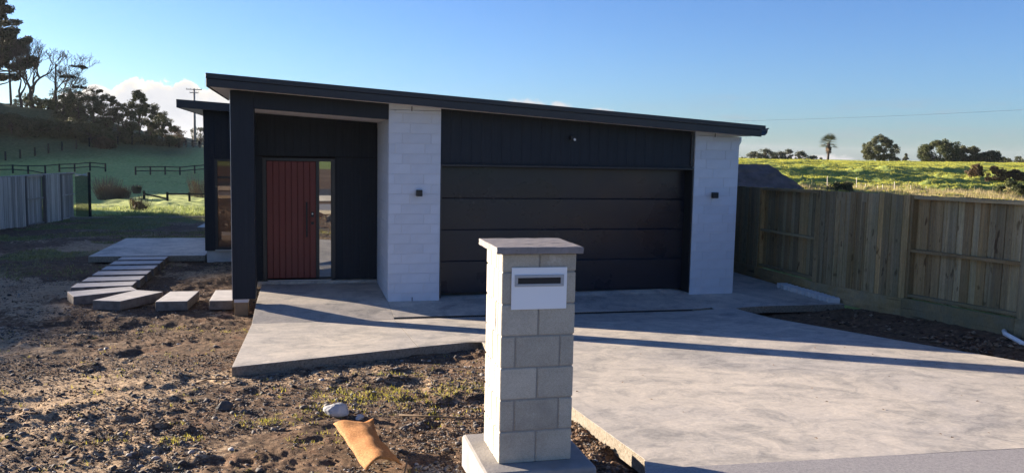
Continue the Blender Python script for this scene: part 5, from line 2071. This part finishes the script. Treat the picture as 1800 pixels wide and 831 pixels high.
# reedy shrubs in the left paddock
for k, (px, py, Y, h, n_, mt_, lab) in enumerate(((188, 335, 75, 2.1, 240, M_twig, 'bare brown stemmed clump standing in the paddock left of the broken rails'),
                                                  (214, 333, 76, 1.4, 200, M_brownleaf, 'shorter brown clump leaning on the bare stemmed one in the paddock'),
                                                  (240, 318, 88, 1.0, 160, M_bush, 'low green clump in the paddock behind the brown clumps'),
                                                  (352, 330, 80, 2.4, 150, M_twig, 'tall thin stemmed clump in the paddock next to the house corner'),
                                                  (245, 372, 47, 1.0, 90, M_twig, 'dry leggy weed clump in front of the broken rails'))):
    p = at(px, py, Y)
    z = gz(p.x, p.y)
    rnd = random.Random(300 + k)
    mb = MB()
    for j in range(n_):
        a = rnd.uniform(0, 6.28)
        q = rnd.uniform(0, 1) ** .5 * h * .32
        b0 = Vector((math.cos(a) * q, math.sin(a) * q, -.1))
        hh = h * rnd.uniform(.5, 1.05) * (1 - .3 * q / h)
        tp = b0 + Vector((math.cos(a) * q * .8 + rnd.uniform(-.15, .15), math.sin(a) * q * .5, hh))
        mb.tube([b0, (b0 + tp) / 2 + Vector((rnd.uniform(-.06, .06), 0, 0)), tp], [.013, .011, .006], 3, False)
    t_ = thing('paddock_shrub', lab, 'shrub', (p.x, p.y, z), 'shrubs standing in the left paddock')
    o = bpy.data.objects.new('stems', mb.mesh('stems', M_twig))
    COL.objects.link(o)
    o.parent = t_
    V, F = leaf_cloud([(rnd.uniform(-.3, .3) * h, rnd.uniform(-.3, .3) * h, rnd.uniform(.15, .6) * h) for _ in range(12)], [h * .16] * 12, 500 if mt_ is M_twig else 1500, .05, k + 1, 1.0)
    o = bpy.data.objects.new('foliage', np_mesh('foliage', V, F, M_brownleaf if mt_ is M_twig else mt_))
    COL.objects.link(o)
    o.parent = t_

# seed plumes on the right
for k, (px, py, hh) in enumerate(((1354, 318, 1.0), (1357, 322, 1.15), (1366, 324, .9), (1371, 326, .8), (1344, 326, .6))):
    p = at(px, py, 55)
    z = gz(p.x, p.y) - .05
    zt = p.z + hh * .35
    t_ = thing('seed_plume', ['tallest cream seed plume above the timber fence near the pier', 'thick cream seed plume touching the tallest one', 'cream seed plume in the middle of the group above the fence',
                              'cream seed plume on the right of the group above the fence', 'short cream seed plume on the left of the group above the fence'][k], 'plant', (p.x, p.y, z), 'cream seed plumes behind the fence')
    mb = MB()
    mb.tube([(0, 0, 0), (.02, 0, zt - z - .3), (.03, 0, zt - z)], [.014, .012, .01], 4, False)
    o = bpy.data.objects.new('stem', mb.mesh('stem', M_grassd))
    COL.objects.link(o)
    o.parent = t_
    mb = MB()
    mb.tube([(.03, 0, zt - z - .02), (.035, 0, zt - z + .15), (.05, 0, zt - z + .38), (.07, 0, zt - z + .5)], [.015, .06, .05, .008], 7)
    o = bpy.data.objects.new('plume', mb.mesh('plume', M_plume, True))
    COL.objects.link(o)
    o.parent = t_


# earth bank right of the house
def bank():
    # trapezoid mound of dark fill with its cut face towards the lot, in its own shade
    L0, L1 = 0.46, 0.60
    nx, nyy = 44, 16
    vs = []
    crest_l = at(1290, 288, 51.2)
    crest_r = at(1352, 289, 51.0)
    toe_r = at(1415, 332, 49)
    toe_l = at(1270, 330, 49)
    for j in range(nyy + 1):
        v = j / nyy
        l = Vector(toe_l).lerp(crest_l, v)
        r_ = Vector(toe_r).lerp(crest_r, v)
        for i in range(nx + 1):
            u = i / nx
            p_ = l.lerp(r_, u)
            nzv = float(fbm(np.array([p_.x]), np.array([p_.y + p_.z * 3]), .9, 4, 201)[0]) - .5
            vs.append((p_.x, p_.y - nzv * .5, p_.z + nzv * .08 - (0.25 if j == 0 else 0)))
    # flat top and a falling far side
    back = 8
    for j in range(1, back + 1):
        v = j / back
        for i in range(nx + 1):
            u = i / nx
            p_ = crest_l.lerp(crest_r + Vector((1.0, 0, 0)) * v * 3, u)
            vs.append((p_.x, p_.y + v * 14, p_.z - 0.1 - v * v * 3.0))
    rows = nyy + back + 1
    fs = [(j * (nx + 1) + i, j * (nx + 1) + i + 1, (j + 1) * (nx + 1) + i + 1, (j + 1) * (nx + 1) + i) for j in range(rows - 1) for i in range(nx)]
    # right flank
    mb_ = MB()
    mb_.add(vs, fs)
    mt_ = mat('dark_fill_earth', (0.10, 0.088, 0.088), 0.95, 0.1, var=0.35, vscale=1.5, bump=0.7, bscale=3, bdist=0.1, coords='World')
    me_ = mb_.mesh('earth_bank', mt_, True)
    o_ = bpy.data.objects.new('earth_bank', me_)
    COL.objects.link(o_)
    o_['kind'] = 'structure'


bank()


# ------------------------------------------------------------------ paddock rails and posts
def rail_fence(name, lab, pts, h, rails, r_post=.07, rail_h=.11, broken=(), group=None, sag=0.0):
    """pts: list of (x, y) of the posts; rails: heights of the rails"""
    t_ = thing(name, lab, 'fence', (pts[0][0], pts[0][1], gz(*pts[0])), group)
    P_ = [Vector((x, y, gz(x, y))) for x, y in pts]
    for p_ in P_:
        mb_ = MB()
        mb_.box(p_.x - r_post, p_.x + r_post, p_.y - r_post, p_.y + r_post, p_.z - .4, p_.z + h)
        part('post', mb_, M_darkpost, t_)
    for i in range(len(P_) - 1):
        a, b_ = P_[i], P_[i + 1]
        for j, rh in enumerate(rails):
            if (i, j) in broken:
                if broken[(i, j)] is None:
                    continue
                za, zb_ = broken[(i, j)]
            else:
                za, zb_ = rh, rh
            mb_ = MB()
            d = (b_ - a).normalized() * (r_post + .002)
            q0, q1 = a + Vector((0, -r_post - .03, za)), b_ + Vector((0, -r_post - .03, zb_))
            mb_.add([q0 + Vector((0, dy, dz)) for dy, dz in ((0, 0), (.04, 0), (.04, rail_h), (0, rail_h))] + [q1 + Vector((0, dy, dz)) for dy, dz in ((0, 0), (.04, 0), (.04, rail_h), (0, rail_h))],
                    [(0, 1, 2, 3), (7, 6, 5, 4), (0, 4, 5, 1), (1, 5, 6, 2), (2, 6, 7, 3), (3, 7, 4, 0)])
            part('rail', mb_, M_darkpost, t_)
    return t_


def along(pxs, Y0, Y1):
    n_ = len(pxs)
    res = []
    for i, px in enumerate(pxs):
        Y = Y0 + (Y1 - Y0) * i / max(1, n_ - 1)
        q = at(px, 285, Y)
        res.append((q.x, q.y))
    return res


rail_fence('post_and_rail_fence', 'dark two rail paddock fence with a fallen rail, at the left edge of the photo',
           along([-5, 22, 49, 79, 104, 131, 158, 185], 112, 116), 1.05, (.9, .42), .085, .12, broken={(2, 1): (.42, -.05), (3, 1): (.02, .02) and None, (1, 1): (.42, .36)})
rail_fence('post_and_rail_fence', 'dark two rail paddock fence running up to the house, right of the gap',
           along([238, 264, 290, 316, 342, 368], 112, 115), 1.05, (.9, .42), .085, .12)
rail_fence('broken_rail_fence', 'low broken rail fence half sunk in the grass near the house corner',
           along([252, 293, 332, 362], 72, 71), .72, (.5, ), .08, .13, broken={(0, 0): (.42, .12)})
pst = along([10, 36, 62, 86, 110, 135, 158, 181, 208, 233, 255, 277, 298, 315, 328, 340, 352], 126, 150)
rail_fence('wire_fence', 'line of dark fence posts crossing the foot of the wooded hill', pst, 1.25, (), .09)
rail_fence('hill_rail_fence', 'short dark rail fence at the top of the paddock below the power pole', along([300, 314, 326, 338, 350, 362], 158, 166), 1.15, (1.0, .5), .09, .12)
# slim pale stakes with wire above the timber fence on the right
for k, (px, py) in enumerate(((1455, 313), (1507, 315), (1520, 326), (1507, 334), (1543, 329), (1552, 327), (1573, 322), (1600, 330), (1626, 335))):
    pz_ = at(px, py, 52)
    z = gz(pz_.x, pz_.y)
    mb = MB()
    mb.tube([(0, 0, -.2), (random.uniform(-.08, .08), 0, max(.3, pz_.z - z + .12))], [.022, .016], 5)
    solo('stake', mb, M_plume, 'slim pale stake in the dry grass above the timber fence', 'stake', 'pale stakes in the dry grass', loc=(pz_.x, pz_.y, z))

# ------------------------------------------------------------------ power pole and cables
q = at(343, 262, 165)
zt = at(343, 156, 165).z
pole = thing('power_pole', 'tall wooden power pole with two crossarms standing behind the left wing roof', 'power pole', (q.x, q.y, gz(q.x, q.y)))
mb = MB()
mb.tube([(q.x, q.y, gz(q.x, q.y) - .5), (q.x, q.y, zt)], [.27, .16], 8)
part('pole', mb, M_pole, pole, smooth=True)
for zz, hw in ((zt - .25, 1.35), (zt - .85, .75)):
    mb = MB()
    mb.box(q.x - hw, q.x + hw, q.y - .17, q.y - .05, zz, zz + .14)
    arm = part('crossarm', mb, M_pole, pole)
    for s_ in (-.95, -.45, .45, .95):
        mb = MB()
        mb.tube([(q.x + s_ * hw, q.y - .1, zz + .13), (q.x + s_ * hw, q.y - .1, zz + .36)], [.05, .035], 5)
        part('insulator', mb, M_pole, arm)
a, b_ = at(1050, 216, 95), at(1960, 184, 60)
for k, dz in enumerate((0.0,)):
    mb = MB()
    pts = []
    for i in range(25):
        u = i / 24
        p_ = a.lerp(b_, u)
        p_.z -= 1.1 * 4 * u * (1 - u) * .35 - dz
        pts.append(p_)
    mb.tube(pts, .011, 5)
    solo('power_cable', mb, M_wire, 'thin power cable crossing the open sky right of the roof', 'cable')


# ------------------------------------------------------------------ air
mb = MB()
mb.box(-2600, 2600, -2600, 2600, -14, 40)
M_haze = bpy.data.materials.new('sea_air')
M_haze.use_nodes = True
M_haze.node_tree.nodes.clear()
t = NT(M_haze.node_tree)
o_ = t.n.new('ShaderNodeOutputMaterial')
v_ = t.n.new('ShaderNodeVolumePrincipled')
v_.inputs['Color'].default_value = (0.93, 0.95, 1.0, 1)
v_.inputs['Density'].default_value = 0.00007
v_.inputs['Anisotropy'].default_value = 0.2
t.link(v_.outputs[0], o_.inputs['Volume'])
hz = bpy.data.objects.new('haze', mb.mesh('haze', M_haze))
COL.objects.link(hz)
hz['kind'] = 'stuff'
